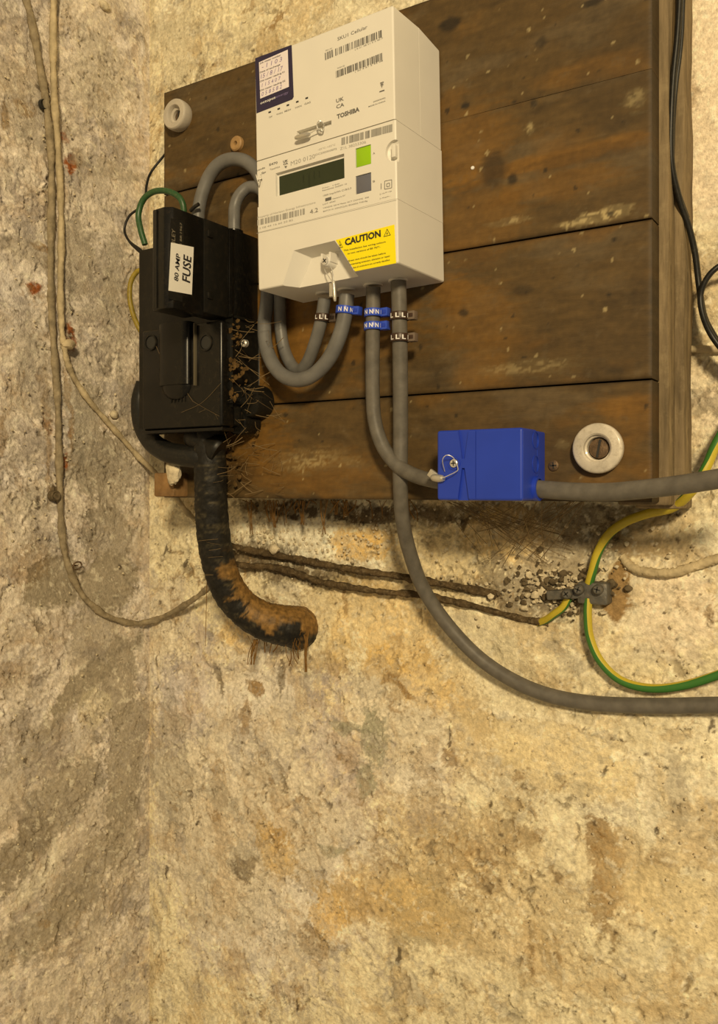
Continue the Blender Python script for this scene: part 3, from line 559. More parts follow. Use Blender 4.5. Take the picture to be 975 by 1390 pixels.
# stickers
st1 = MB(); plate(st1, MF, [(346.6, 79.2), (396, 61), (396.3, 66), (398.9, 131.5), (397, 135), (348.5, 154)], .00025); navy = st1.build('supplier_sticker', M_NAVY, meter, smooth=False); navy['label'] = 'navy bordered paper sticker with handwriting'
q = MB(); fquad(q, MF, [(352, 84.9), (391.2, 67.6), (392.8, 118), (353.8, 134.2)], .0004); pap = q.build('sticker_panel', M_PAPER, navy, smooth=False)
q = MB()
for i, (s_, x1, bold) in enumerate((('Job meter number', 382, 0), ('Date of exchange', 381, 0), ('Old meter reading 01', 387, 0), ('Old meter reading 02', 388, 0))):
    y0 = 87.5+i*12.4; ftext(q, MF, s_, 353.3, y0, x1, y0-(x1-353)*.40, 2.3, .012, lift=.0005)
q.build('sticker_printing', M_BLACK, navy, smooth=False)
q = MB()
for s_, x0, y0, x1, h in (('- 1 1 0 3', 356, 94, 383, 6), ('15 / 8 / 17', 354.5, 107.2, 384, 6), ('1 1 5 4 0 7', 356, 118.6, 381, 5), ('0 5 8 5 8 2', 355.5, 131, 383, 5.5)):
    ftext(q, MF, s_, x0, y0, x1, y0-(x1-x0)*.40, h, .0, lift=.0005, shear=.2)
q.build('handwriting', M_PEN, navy, smooth=False)
q = MB(); ftext(q, MF, 'octopus', 354, 142, 374.5, 133.7, 3.6, .012, lift=.0004); q.build('sticker_lettering', M_WHITE, navy, smooth=False)
q = MB(); ftext(q, MF, 'energy', 375, 133.5, 392, 126.6, 3.4, 0, lift=.0004); q.build('sticker_lettering', M_PEN, navy, smooth=False)
# caution sticker
q = MB(); plate(q, MF, [(455.8, 325.9), (535.6, 304.8), (538, 357.3), (482.3, 368.4)], .0002); yel = q.build('caution_sticker', M_YEL, meter, smooth=False)
q = MB(); ftext(q, MF, 'CAUTION', 468.8, 333.4, 517.5, 321, 8.8, .04, lift=.0004)
for x0, y0, x1, s_ in ((467, 341.5, 524, 'This installation has wiring colours'), (472, 345.6, 517, 'to two versions of BS 7671.'), (473, 355.5, 524, 'Great care should be taken before'), (475.5, 360.2, 530, 'undertaking extension, alteration or repair'), (479.5, 364.6, 530, 'that all conductors are correctly identified.')):
    ftext(q, MF, s_, x0, y0, x1, y0-(x1-x0)*.215, 2.3, .01, lift=.0004)
def tri(q, pts, wdt=.22):                                    # warning triangle outline plus bolt
    c = (sum(p[0] for p in pts)/3, sum(p[1] for p in pts)/3); inn = [(c[0]+(p[0]-c[0])*(1-wdt), c[1]+(p[1]-c[1])*(1-wdt)) for p in pts]
    for i in range(3): j = (i+1) % 3; fquad(q, MF, [pts[i], pts[j], inn[j], inn[i]], .0004)
    fquad(q, MF, [(c[0]+.6, c[1]-3.0), (c[0]-1.3, c[1]+.6), (c[0]-.1, c[1]+.4)], .0004); fquad(q, MF, [(c[0]+1.2, c[1]-.8), (c[0]-.5, c[1]+2.6), (c[0], c[1]-.5)], .0004)
tri(q, [(526, 310.5), (521.2, 321.8), (531, 319.3)]); tri(q, [(461.3, 326.3), (460.5, 337.2), (466, 335.8)]); q.build('sticker_printing', M_BLACK, yel, smooth=False)
# printing on the module and the case
q = MB(); ftext(q, MF, 'SKU1 Cellular', 458.5, 55.5, 499, 38.5, 4.8, .005)
barcode(q, MF, 441.5, 82, 453, 77, 10, 8, 3); barcode(q, MF, 455.5, 76, 520.5, 50, 9.8, 30, 5); barcode(q, MF, 456.5, 106, 520.5, 81, 9.5, 34, 8)
ftext(q, MF, '( 0 01 48 51 5 3 40 7', 482, 68.5, 520, 52.8, 2, .0); ftext(q, MF, '( 20 4 51 5 93 08', 482, 98.6, 520, 83.2, 2, .0)
ftext(q, MF, 'SKU 01', 442, 70, 451, 66.5, 2, 0); ftext(q, MF, 'WAN 02', 458, 94, 468, 90, 2, 0)
ftext(q, MF, 'WEEE', 516.5, 117.2, 521, 115.6, 1.6, 0); fquad(q, MF, [(515.2, 124), (522, 121.6), (522.2, 123.3), (515.4, 125.6)])
tri(q, [(518.8, 119.5), (516.5, 112.5), (521.5, 110.8)], .3)
ftext(q, MF, 'UK', 456.6, 139.8, 467, 136, 5.2, .02); ftext(q, MF, 'CA', 456.8, 147.8, 467.5, 144, 5.2, .02)
ftext(q, MF, 'TOSHIBA', 457.6, 161.6, 488.3, 150.8, 6.0, .045); ftext(q, MF, '(04203040)', 507, 139.2, 523.5, 133.6, 1.8, .01); ftext(q, MF, 'MADE IN CHINA', 500.5, 145.8, 523.5, 138, 1.8, .01)
for s_, x, y in (('SW', 365.5, 160.5), ('WAN', 375.3, 156.8), ('MESH', 386.5, 152.5), ('HAN', 401, 147.5), ('GAS', 413.5, 142.6)):
    ftext(q, MF, s_, x, y, x+(8.5 if len(s_) > 2 else 4.5), y-(2.9 if len(s_) > 2 else 1.5), 2.4, .005)
q.build('printed_lettering', M_INK, hub, smooth=False)['kind'] = 'stuff'
q = MB(); ftext(q, MF, 'E470', 365.8, 225.3, 377, 222, 3.2, .02); ftext(q, MF, 'Type5424', 366.5, 231.3, 380, 227.5, 2.2, .0)
ftext(q, MF, 'UK', 384.5, 221, 391.3, 219, 2.8, .05); ftext(q, MF, 'CA', 384.8, 224.6, 391.3, 222.6, 2.8, .05); fquad(q, MF, [(386, 226), (390, 225), (388.3, 228.6)])
ftext(q, MF, 'Landis', 349, 232.5, 360, 228.5, 2.4, .02); ftext(q, MF, 'Gyr', 355, 236.5, 361.5, 234.5, 2.6, .03)
ftext(q, MF, '4.2', 421, 291, 432, 287.5, 6.2, .0)
ftext(q, MF, 'No. 120', 438, 256.4, 461, 250, 1.6, 0); ftext(q, MF, 'Residential 3x230V 10', 438, 259.7, 471, 250.5, 1.9, 0); ftext(q, MF, '1000 imp/kWh Cl.B/2,3', 439, 267, 477, 256.4, 2.4, 0.0)
ftext(q, MF, 'Network 5V', 452, 271, 469, 266, 1.9, 0); fquad(q, MF, [(441.8, 269.3), (450, 267), (450, 271.3), (441.8, 273.6)])
ftext(q, MF, 'LOT 4940', 438.5, 278.6, 455.5, 274, 1.9, 0); ftext(q, MF, 'LANDIS: 2014 Meter 4CT COMMS  300', 439, 283.4, 501, 268.5, 1.9, 0); ftext(q, MF, 'BATCH 01 230V(F.2)(A) IEC62052 THD:Bg', 439, 288, 499, 273.5, 1.9, 0)
ftext(q, MF, 'A', 506.5, 210, 509.3, 209.2, 3, 0); ftext(q, MF, 'B', 506.5, 248, 509.3, 247.2, 3, 0)
for (x0, y0, x1, y1) in ((522.3, 246, 532, 243.8),):
    for k_, sz in ((0, 1), (.3, .4)):
        X0, X1 = x0+(x1-x0)*k_, x1-(x1-x0)*k_; Y0 = y0+k_*11; Hh = 11*(1-2*k_)
        for a, b in (((X0, Y0), (X1, Y0-2*sz)), ((X1, Y0-2*sz), (X1, Y0-2*sz+Hh)), ((X1, Y0-2*sz+Hh), (X0, Y0+Hh)), ((X0, Y0+Hh), (X0, Y0))):
            dx = .4 if a[0] == b[0] else 0; dy = 0 if dx else .4; fquad(q, MF, [(a[0]-dx, a[1]-dy), (b[0]-dx, b[1]-dy), (b[0]+dx, b[1]+dy), (a[0]+dx, a[1]+dy)])
ftext(q, MF, '|-o>-o', 516, 264.5, 532, 260, 2, 0); ftext(q, MF, '|-<o>-', 516, 270.5, 530, 267, 2, 0); fquad(q, MF, [(517.2, 249), (518, 249), (518, 257), (517.2, 257)])
q.build('printed_lettering', M_INK, case, smooth=False)['kind'] = 'stuff'
q = MB(); barcode(q, MF, 463.7, 197.3, 532, 179, 10, 15, 2, .9); ftext(q, MF, 'Z1L 38253306', 462, 203.8, 497, 194.4, 3.8, 0)
barcode(q, MF, 349.5, 306.5, 414.3, 291, 8, 30, 4, .7); ftext(q, MF, 'Property of Horizon Energy Infrastructure', 349.5, 297, 428.5, 276, 2.8, 0); ftext(q, MF, '12 08 44 16 60 20 82', 350, 312, 398, 299.8, 2.6, 0)
ftext(q, MF, 'M20 0120', 395, 225, 428, 214.5, 6, 0); ftext(q, MF, '-25°C..+55°C', 432, 204.5, 455.5, 197.5, 2.4, 0); ftext(q, MF, 'DC200000EF2', 428.5, 211.5, 457.5, 203, 2.6, .01)
ftext(q, MF, 'A', 531, 221.5, 534.5, 220.6, 3.4, 0, d=.0035) if False else None
q.build('printed_lettering', M_INKL, case, smooth=False)['kind'] = 'stuff'
q = MB(); fquad(q, MF, [(348.6, 316.6), (538.2, 271.4), (538.2, 271.9), (348.6, 317.2)]); q.build('cover_joint', M_INKL, cover, smooth=False)
# prongs on the left edge notch
q = MB(); c0 = MF.w(.003, ln[1]-.011, .0005)
for sx in (-1, 1): tube(q, [MF.w(.003, ln[1]-.006, 0), MF.w(.003+sx*.0028, ln[1]-.0155, -.0006)], .0005, 6)
q.build('seal_prong', M_LEAD, case)

for o_ in (hub, case, cover): o_.modifiers.new('weighted', 'WEIGHTED_NORMAL').keep_sharp = True
# wire seals
def wire_seal(label, loop, ferr0, ferr1, r=.0024, wr=.00045):
    t = thing('wire_seal', label, 'seal', ferr1); mb = MB(); a, b = Vector(ferr0), Vector(ferr1); e = (b-a); n = 9; pth = [a+e*(i/(n-1)) for i in range(n)]
    tube(mb, pth, r, 16, rfn=lambda x: r*(.55+.45*math.sin(math.pi*min(1, max(0, x*1.0))*1.0)**.4)); mb.build('seal_body', M_LEAD, t)
    mb = MB(); tube(mb, smooth_path(loop, 6), wr, 6); mb.build('seal_wire', M_STEEL, t); return t
pa, pb = MF.pix(401, 187.5, -.005), MF.pix(420.5, 182, -.005)
lp = [MF.pix(421, 181, -.004), MF.pix(433, 174.5, -.005), MF.pix(438, 177.5, -.004), MF.pix(440, 171.5, 0), MF.pix(438, 166, -.003), MF.pix(433, 164.5, -.005), MF.pix(430.5, 170, -.004), MF.pix(432.5, 178, -.003), MF.pix(437, 179, -.003), MF.pix(440, 174, -.001)]
wire_seal('bright capsule wire seal hooked across the slot on the meter module', lp, pa, pb, .0021, .0005)
q1 = MB(); lathe(q1, [(.0035, 0), (.0035, .001), (.0026, .0012), (.0026, 0)], MF.pix(435, 171.5, -.001), MF.ey, 20); q1.build('seal_eyelet', M_LEAD, hub)
la, lb = P(453, 381, -.147), P(455, 409, -.146)
lp = [la, P(452, 372, -.146), P(450, 364, -.143), P(444, 363.5, -.142), P(441, 366, -.143), P(446, 375, -.147), P(452, 384, -.148)]
wire_seal('small silver seal hanging from the meter terminal cover screw', lp, la, lb, .0017, .0004)
mb = MB(); mb.bm(box_bm(0, .004, 0, .0012, 0, .011, .0004), lambda v: P(446.8, 403, -.145)+v); tag(mb.build('seal_tag', M_LEAD), 'flat grey seal tag dangling beside the silver seal under the meter', 'seal')

# ------------------------------------------------------------------ fuse cut-out
XR = P(350, 500, BY).x
cut_t = thing('fuse_cutout', 'dusty black house fuse unit on the board left of the meter', 'fuse unit', (XR-.05, BY, .052))
def bxw(x0, x1, y0, y1, z0, z1, r=.0012, seg=2): return box_bm(x0, x1, y0, y1, z0, z1, r, seg)
xl = P(190, 450, -.110).x
mb = MB(); mb.bm(bxw(xl, XR, -.112, BY, .056, .2345, .002)); base = mb.build('base', M_BAKE2, cut_t)
def depth_at(px, x): return PX(px, 400, x).y
XC = XR-.0004; y_f = depth_at(231, XC); y_1 = depth_at(277, XC); y_2 = depth_at(311, XC); xf0 = P(202.5, 350, y_f).x; ztop = .2345
# carrier: narrow front with bevelled front edges, long side face
prof = [(xf0+.001, y_f+.004), (xf0+.004, y_f+.0005), (XC-.007, y_f-.0005), (XC, y_f+.0035), (XC, y_1-.0003), (xf0+.001, y_1-.0003)]
mb = MB(); mb.bm(prism_bm(prof, .1495, ztop, 'z', .0008, 2)); carrier = mb.build('fuse_carrier', M_BAKE, cut_t)
xx = P(213, 350, y_f).x; mb = MB(); mb.bm(bxw(xx-.0006, xx+.0006, y_f-.0010, y_f+.004, .1505, ztop-.001, .0003)); mb.build('carrier_ridge', M_BAKE2, carrier)
mb = MB(); mb.bm(bxw(xf0+.003, XC, y_1+.0002, y_2-.0003, .1525, ztop+.0004, .0007)); mb.build('carrier_shoulder', M_BAKE2, cut_t)
mb = MB(); mb.bm(bxw(xf0, XR+.0002, y_2+.0002, -.1115, .1545, ztop+.0002, .0007)); mb.build('neutral_housing', M_BAKE, cut_t)
mb = MB(); mb.bm(bxw(XR-.001, XR+.0002, -.1125, BY, .1565, ztop+.0002, .0004)); mb.build('housing_side', M_BAKE, cut_t)
for zz in (.2225, .168):
    mb = MB(); mb.bm(bxw(XR-.001, XR+.0012, y_1+.004, y_1+.010, zz-.003, zz+.003, .0006)); mb.build('side_catch', M_BAKE2, carrier)
# collar nubs where tails enter
for px, py, yy in ((270, 292, -.098), (318, 306, -.098)):
    c = P(px, py, yy); c.z = .2345; mb = MB(); lathe(mb, [(.0085, -.002), (.0085, .004), (.0068, .0046), (.006, .004)], c, (0, 0, 1), 24); mb.build('entry_collar', M_BAKE, cut_t)
# lower terminal cover
yl = -.129; x0c = P(192, 500, yl).x; x1c = P(301, 500, yl).x
zt, zb = .1495, .0535
mb = MB(); mb.bm(bxw(x0c, x1c, yl, -.110, zb, zt, .003, 3))
def rib(xc, w_, d, z0, z1, r=.4): mb.bm(bxw(xc-w_/2, xc+w_/2, yl-d, yl+.004, z0, z1, w_*.1))
tcover = mb.build('terminal_cover', M_BAKE, cut_t)
mb = MB(); bc = P(240, 480, yl).x; bw = .0195                   # rounded vertical boss on the cover
pr = [(bc+bw*math.cos(a), yl-.008*math.sin(a)**.6) for a in np.linspace(0, math.pi, 20)]
b = prism_bm(pr+[(bc-bw, yl+.003), (bc+bw, yl+.003)], .094, .1515, 'z'); mb.bm(b)
blob(mb, (bc, yl+.001, .095), bw*.98, 3, 0, (1, .40, .8)); mb.build('cover_boss', M_BAKE, tcover)
mb = MB(); xe = P(264, 500, yl-.003).x; mb.bm(bxw(xe-.0003, xe+.0004, yl-.0040, yl, .092, .149, .0002)); mb.build('cover_ridge', mat('edge_highlight', (.13, .11, .07), rough=.35), tcover)  # thin ridge in a paler colour, a bright highlight painted in
for px in (205, 280):
    c = P(px, 465, yl); mb = MB(); lathe(mb, [(.0078, 0), (.0078, .0012), (.0064, .0012), (.0060, -.002)], c, (0, -1, 0), 28); ear = mb.build('screw_well', M_BAKE2, tcover)
    mb = MB(); lathe(mb, [(.006, .0002), (0, .0002)], c, (0, -1, 0), 20); mb.build('well_floor', M_DARK, ear)
for i in range(5):
    xx = P(233+i*4.6, 545, yl).x; mb = MB(); mb.bm(bxw(xx-.0005, xx+.0005, yl-.0009, yl+.001, .078, .094, .0003)); mb.build('grip_rib', M_BAKE2, tcover)
mb = MB(); mb.bm(bxw(x0c+.001, x1c+.002, yl-.001, yl+.015, zb-.0035, zb-.0005, .0008)); mb.build('lower_lip', M_BAKE, tcover)
# side: neutral terminal chamber, gland disc, screw
mb = MB(); mb.bm(bxw(x1c+.0005, XR-.002, -.118, BY+.001, .075, .153, .003, 3)); nb = mb.build('terminal_chamber', M_BAKE2, cut_t)
c = P(338, 544, -.098); mb = MB(); lathe(mb, [(.0155, -.018), (.0155, .001), (.0145, .003), (.0085, .0035), (.008, .0022), (0, .0022)], (c.x, -.098, c.z), (0, -1, 0), 36); mb.build('gland_disc', M_BAKE2, cut_t)
screw('chamber_screw', P(332, 466, -.119), .0035, nb, M_LEAD, h=.002)
c = P(322, 573, -.102); mb = MB(); lathe(mb, [(.012, -.02), (.012, .0), (.0105, .002), (0, .002)], (c.x, -.102, c.z), (0, -1, 0), 28); mb.build('gland_disc', M_BAKE, cut_t)
# cover label and lettering on the side face of the carrier
CF = Frame((XC+.00015, -.15, .2), (0, 1, 0), (-1, 0, 0), (0, 0, 1))
q = MB(); plate(q, CF, [(232, 329.2), (262.8, 335.6), (260.2, 400), (228.6, 394.4)], .0003); lab = q.build('fuse_label', mat('label_white', (.80, .78, .72), rough=.5), carrier, smooth=False); lab['label'] = 'white 80 AMP FUSE label'
q = MB(); ftext(q, CF, '80 AMP', 241.2, 382.5, 244.2, 345.8, 6.4, .016, lift=.0006); ftext(q, CF, 'FUSE', 257.2, 384.4, 259.2, 349.4, 11.8, .02, lift=.0006); q.build('label_lettering', M_BLACK, lab, smooth=False)
q = MB(); ftext(q, CF, 'HENLEY', 237.5, 348.5, 237.8, 311.6, 5.2, .0); ftext(q, CF, 'BS 88:1967', 246.6, 338, 247.2, 303, 3.2, .0); q.build('moulded_lettering', mat('faint_print', (.22, .19, .13), rough=.6), carrier, smooth=False)
q = MB(); plate(q, CF, [(231.5, 296), (250, 300.5), (247.5, 410), (228, 405)], .0001); q.build('label_strip', M_BAKE2, carrier, smooth=False)

# ------------------------------------------------------------------ cables
def cable(name, label, cat, pts, r, m, seg=14, group=None, n=8, rfn=None, jit=0, flat=None):
    mb = MB(); tube(mb, smooth_path(pts, n), r, seg, rfn=rfn, jit=jit, flat=flat); return tag(mb.build(name, m, None, angle=60), label, cat, group)
def PP(lst): return [P(*p) for p in lst]
cable('grey_cable', 'grey meter cable arching highest from the fuse unit behind the meter and looping outermost below', 'cable', PP([(269, 300, -.096), (270, 284, -.096), (275, 262, -.096), (285, 238, -.095), (299, 222, -.094), (318, 216, -.092), (338, 222, -.0895), (355, 245, -.088), (364, 300, -.088), (364, 360, -.089), (363, 405, -.092), (359, 440, -.098), (362, 474, -.103), (376, 502, -.108), (396, 515, -.111), (420, 512, -.112), (443, 492, -.112), (459, 462, -.112), (468, 430, -.112), (471, 400, -.112)]), .0064, M_GCAB)
cable('grey_cable', 'short grey meter cable with lower arch beside the meter and inner loop below', 'cable', PP([(318, 312, -.098), (318, 298, -.098), (319, 280, -.096), (326, 264, -.094), (340, 254, -.090), (358, 262, -.088), (374, 300, -.088), (379, 360, -.088), (380, 410, -.088), (381, 445, -.088), (386, 474, -.088), (396, 496, -.090), (407, 503, -.094), (417, 493, -.099), (427, 468, -.105), (436, 436, -.110), (441, 405, -.112)]), .0056, M_GCAB)
cable('grey_cable', 'grey cable dropping from the meter and bending right into the blue box', 'cable', PP([(507, 390, -.112), (506.5, 430, -.110), (506, 480, -.106), (506, 530, -.102), (509, 572, -.100), (520, 606, -.099), (540, 632, -.099), (565, 646, -.100), (592, 653, -.102), (606, 654, -.102)]), .0060, M_GCABD)
cable('grey_cable', 'long grey cable hanging below the board and curving away to the right edge', 'cable', PP([(541, 382, -.112), (542.5, 430, -.110), (543.5, 500, -.104), (544, 580, -.097), (543.5, 650, -.094), (546, 700, -.082), (555, 745, -.062), (573, 795, -.042), (603, 842, -.028), (645, 888, -.019), (690, 920, -.015), (740, 942, -.013), (800, 954, -.012), (880, 958, -.012), (975, 957, -.012), (1060, 955, -.012)]), .0063, M_GCABD)
cable('grey_cable', 'thick grey cable running right from the blue box over the batten', 'cable', PP([(716, 662, -.100), (735, 664, -.100), (775, 667, -.100), (825, 668, -.102), (875, 664, -.106), (925, 658, -.110), (975, 650, -.114), (1060, 636, -.120)]), .0067, M_GCABD)

# clip-on markers
def marker(px, py, yy, r, let, m, tm, label, group, tilt=0, tabdx=1, n=4, hh=.0062):
    c = P(px, py, yy); t = thing('cable_marker', label, 'cable marker', c, group)
    ax = Vector((math.sin(tilt), 0, math.cos(tilt))); mb = MB()
    lathe(mb, [(r, -hh/2), (r+.0013, -hh/2), (r+.0015, -hh/2+.0005), (r+.0015, hh/2-.0005), (r+.0013, hh/2), (r, hh/2), (r, -hh/2)], c, ax, 32); band = mb.build('band', m, t)
    side = Vector((math.cos(tilt), 0, -math.sin(tilt))); mb = MB(); tb = c+side*(r+.0038)+Vector((0, .003, 0)); up = ax
    bmx = box_bm(-.0035, .0035, -.0035, .003, -hh/2-.0004, hh/2+.0004, .0006); mb.bm(bmx, lambda v: tb+side*v.x+Vector((0, v.y, 0))+up*v.z); tab = mb.build('tab', tm, t)
    mb = MB(); mb.bm(box_bm(-.0018, .0022, -.0040, -.0028, -hh/2+.0016, hh/2-.0016, .0003), lambda v: tb+side*v.x+Vector((0, v.y, 0))+up*v.z); mb.build('tab_recess', M_BROWN if m is M_BROWN else M_BLUE, tab)
    # letters wrapped round the band, facing the room
    q = MB(); V, Fc = text_geo(let, .03); view = (CAM-c); a0 = math.atan2(view.y, view.x)
    fwd = Vector((math.cos(a0), math.sin(a0), 0)); rt = Vector((-math.sin(a0), math.cos(a0), 0))
    for k in range(n):
        ang0 = (k-(n-1)/2)*.66+.1; 
        pts_ = []
        for u, v in V:
            an = ang0+(u-.5)*.40; dr = fwd*math.cos(an)+rt*math.sin(an)
            dr = (dr-ax*dr.dot(ax)).normalized(); pts_.append(c+dr*(r+.00165)+ax*((v-.5)*.0036))
        q.add(pts_, Fc)
    q.build('lettering', M_WHITE, band, smooth=False); return t
GB, GL = 'blue neutral cable markers', 'brown live cable markers'
marker(468.5, 421, -.112, .0064, 'N', M_BLUED, M_BLUED, 'blue clip-on marker lettered N on the outer looped cable under the meter', GB, .12, n=3)
marker(507, 425, -.1105, .0061, 'N', M_BLUED, M_BLUED, 'upper of two blue markers lettered N on the straight grey cable', GB)
marker(506.5, 443, -.109, .0061, 'N', M_BLUED, M_BLUED, 'lower of two blue markers lettered N on the straight grey cable', GB)
marker(438.5, 431.5, -.110, .0057, 'L', M_BROWN, M_TAB, 'brown marker lettered L on the inner looped cable under the meter', GL, .08)
marker(542.5, 429.5, -.110, .0064, 'L', M_BROWN, M_TAB, 'upper of two brown markers lettered L on the rightmost cable', GL)
marker(543, 459, -.108, .0064, 'L', M_BROWN, M_TAB, 'lower of two brown markers lettered L on the rightmost cable', GL)

# ------------------------------------------------------------------ blue connector box
yb_ = -.1264; X0, X1 = P(593, 630, yb_).x, P(709.5, 630, yb_).x; Z0, Z1 = P(709, 680, yb_).z, P(709, 580, yb_).z
blue = thing('connector_box', 'bright blue plastic connector box with sealed screw, low on the board', 'junction box', ((X0+X1)/2, BY, Z0))
mb = MB(); mb.bm(box_bm(X0, X1, yb_, yb_+.030, Z0, Z1, .0022, 3)); lid = mb.build('box_cover', M_BLUE, blue)
cut = MB(); cx_ = P(629, 630, yb_).x
for up in (1, -1):                                           # the two splayed grooves meeting at the screw
    zc = (Z0+Z1)/2
    zc = P(629, 629, yb_).z
    vs = [Vector((cx_+x, y, zc+up*z)) for y in (yb_-.002, yb_+.0024) for x, z in ((-.0080, .05), (.0080, .05), (.0012, .0035), (-.0012, .0035))]
    cut.add(vs, [(0, 1, 2, 3), (7, 6, 5, 4), (0, 1, 5, 4), (1, 2, 6, 5), (2, 3, 7, 6), (3, 0, 4, 7)])
gx = P(646, 629, yb_).x; cut.bm(box_bm(gx-.0003, gx+.0003, yb_-.002, yb_+.0006, Z0-.01, Z1+.01))
rf = Frame((X1, 0, 0), (0, 1, 0), (-1, 0, 0), (0, 0, 1))
boolean(lid, cut)
mb = MB(); mb.bm(box_bm(X0+.001, X1-.0008, yb_+.0304, BY, Z0+.0008, Z1-.0008, .0015, 2)); bb = mb.build('box_base', M_BLUE, blue)
for (px, py) in ((725, 597), (726, 630)):                    # round knock-outs on the right side
    c = rf.pix(px, py); kc = MB(); lathe(kc, [(0, -.0045), (.0062, -.0045), (.0062, .003), (0, .003)], (X1, -.1005, c.z), (1, 0, 0), 36); boolean(bb, kc)
    mb = MB(); lathe(mb, [(.0066, -.0005), (.0066, .0004), (.0059, .0004), (.0056, -.0035), (0, -.0035)], (X1, -.1005, c.z), (1, 0, 0), 32); mb.build('knockout', M_BLUE, blue)
c = rf.pix(728, 662); mb = MB(); lathe(mb, [(.0092, -.001), (.0092, .003), (.0072, .003), (.0068, 0)], (X1, -.100, P(725, 663, -.1).z), (1, 0, 0), 32); mb.build('cable_gland', M_BLUE, blue)
sc = P(617, 629, yb_); mb = MB(); lathe(mb, [(.0048, -.001), (.0048, .0010), (.0038, .0010), (.0038, 0)], sc, (0, -1, 0), 28); mb.build('screw_collar', M_BLUE, blue); screw('cover_screw', sc+Vector((0, -.0006, 0)), .0033, blue, M_STEEL)
lp = PP([(604, 640, -.1275), (601, 625, -.134), (606, 618, -.135), (614, 620, -.133), (619, 627, -.131), (622, 637, -.130), (618, 641, -.131), (610, 645, -.132), (601, 649, -.132)])
wire_seal('metal crimp seal wired to the screw of the blue box', lp, P(586, 648, -.127), P(603, 650, -.129), .0030, .00033)
mb = MB(); mb.bm(box_bm(-.0045, .0045, -.0015, .0015, -.003, .003, .0006), lambda v: P(589, 645, -.124)+Matrix.Rotation(.6, 3, 'Y') @ v); tag(mb.build('seal_tag', M_LEAD), 'bent metal seal tag beside the cable entering the blue box', 'seal')

lid.modifiers.new('weighted', 'WEIGHTED_NORMAL').keep_sharp = True; bb.modifiers.new('weighted', 'WEIGHTED_NORMAL').keep_sharp = True
# ------------------------------------------------------------------ supply cable and the bends beneath the fuse unit
pth = smooth_path(PP([(282, 570, -.100), (284, 610, -.100), (286, 650, -.097), (287, 690, -.092), (291, 735, -.084), (300, 775, -.074), (314, 806, -.062), (334, 828, -.050), (358, 842, -.040), (380, 848, -.028), (402, 851, -.012), (408, 853, .010)]), 16)
mb = MB(); nseg = 28; rf_ = lambda x: (.0150 if x < .12 else .0152+.0022*min(1, (x-.12)/.6)+.0050*max(0, (x-.62)/.38))+.0002*math.sin(x*150)
nseg = 40; tube(mb, pth, .016, nseg, rfn=rf_, jit=.025); o = mb.build('supply_cable', M_TAPE, None, angle=70); tag(o, 'thick tape-wrapped black supply cable bending from under the fuse unit into the wall', 'cable')
me = o.data; V = np.array([v.co[:] for v in me.vertices])+np.array(o.location[:]); Nn = np.array([v.normal[:] for v in me.vertices])
at = me.color_attributes.new('tint', 'FLOAT_COLOR', 'POINT'); dst = sst(.06, .24, Nn[:, 2]*.8+Nn[:, 0]*.25+.9*fbm(V[:, 0]*2, V[:, 2]*2, 30, 5, 3))*sst(-.055, -.085, V[:, 2])
lite = sst(.1, .35, fbm(V[:, 0], V[:, 2]*3, 70, 4, 9, .7)); c = np.ones((len(V), 4)); b0 = np.array((.012, .011, .009)); b1 = np.array((.062, .052, .030)); b2 = np.array((.21, .118, .034))
cc = b0*(1-lite[:, None]*.8)+b1*lite[:, None]*.8; cc = cc*(1-dst[:, None])+b2*dst[:, None]; c[:, :3] = cc; at.data.foreach_set('color', c.astype(np.float32).ravel())
cable('rubber_cable', 'smooth black rubber cable curling round the lower left of the fuse unit', 'cable', PP([(196, 520, -.092), (190, 545, -.095), (193, 575, -.100), (205, 598, -.106), (224, 612, -.110), (246, 618, -.110), (268, 620, -.106), (284, 624, -.100)]), .0095, M_GCABB, 20, rfn=lambda x: .0085+.0030*x)
mb = MB(); pt = smooth_path(PP([(262, 590, -.104), (283, 600, -.104), (300, 612, -.100)]), 6); tube(mb, pt, .015, 24, rfn=lambda x: .012+.002*math.sin(x*9)); tag(mb.build('cable_collar', M_BAKE2), 'black rubber collar where the supply cable leaves the fuse unit', 'collar')
# timber offcut and mortar lump at the lower left corner of the board
a = P(232, 650, -.085); mb = MB(); mb.bm(box_bm(-.012, .016, -.012, .012, -.018, .006, .002, 2), lambda v: a+v); tag(mb.build('timber_plug', M_PLUG), 'small brown timber block at the lower left corner of the board', 'block')
mb = MB(); blob(mb, P(236, 640, -.105), .010, 3, .18, (.9, .6, 1.3)); tag(mb.build('mortar_lump', M_CRUMB), 'pale mortar lump on the timber block under the fuse unit', 'lump')

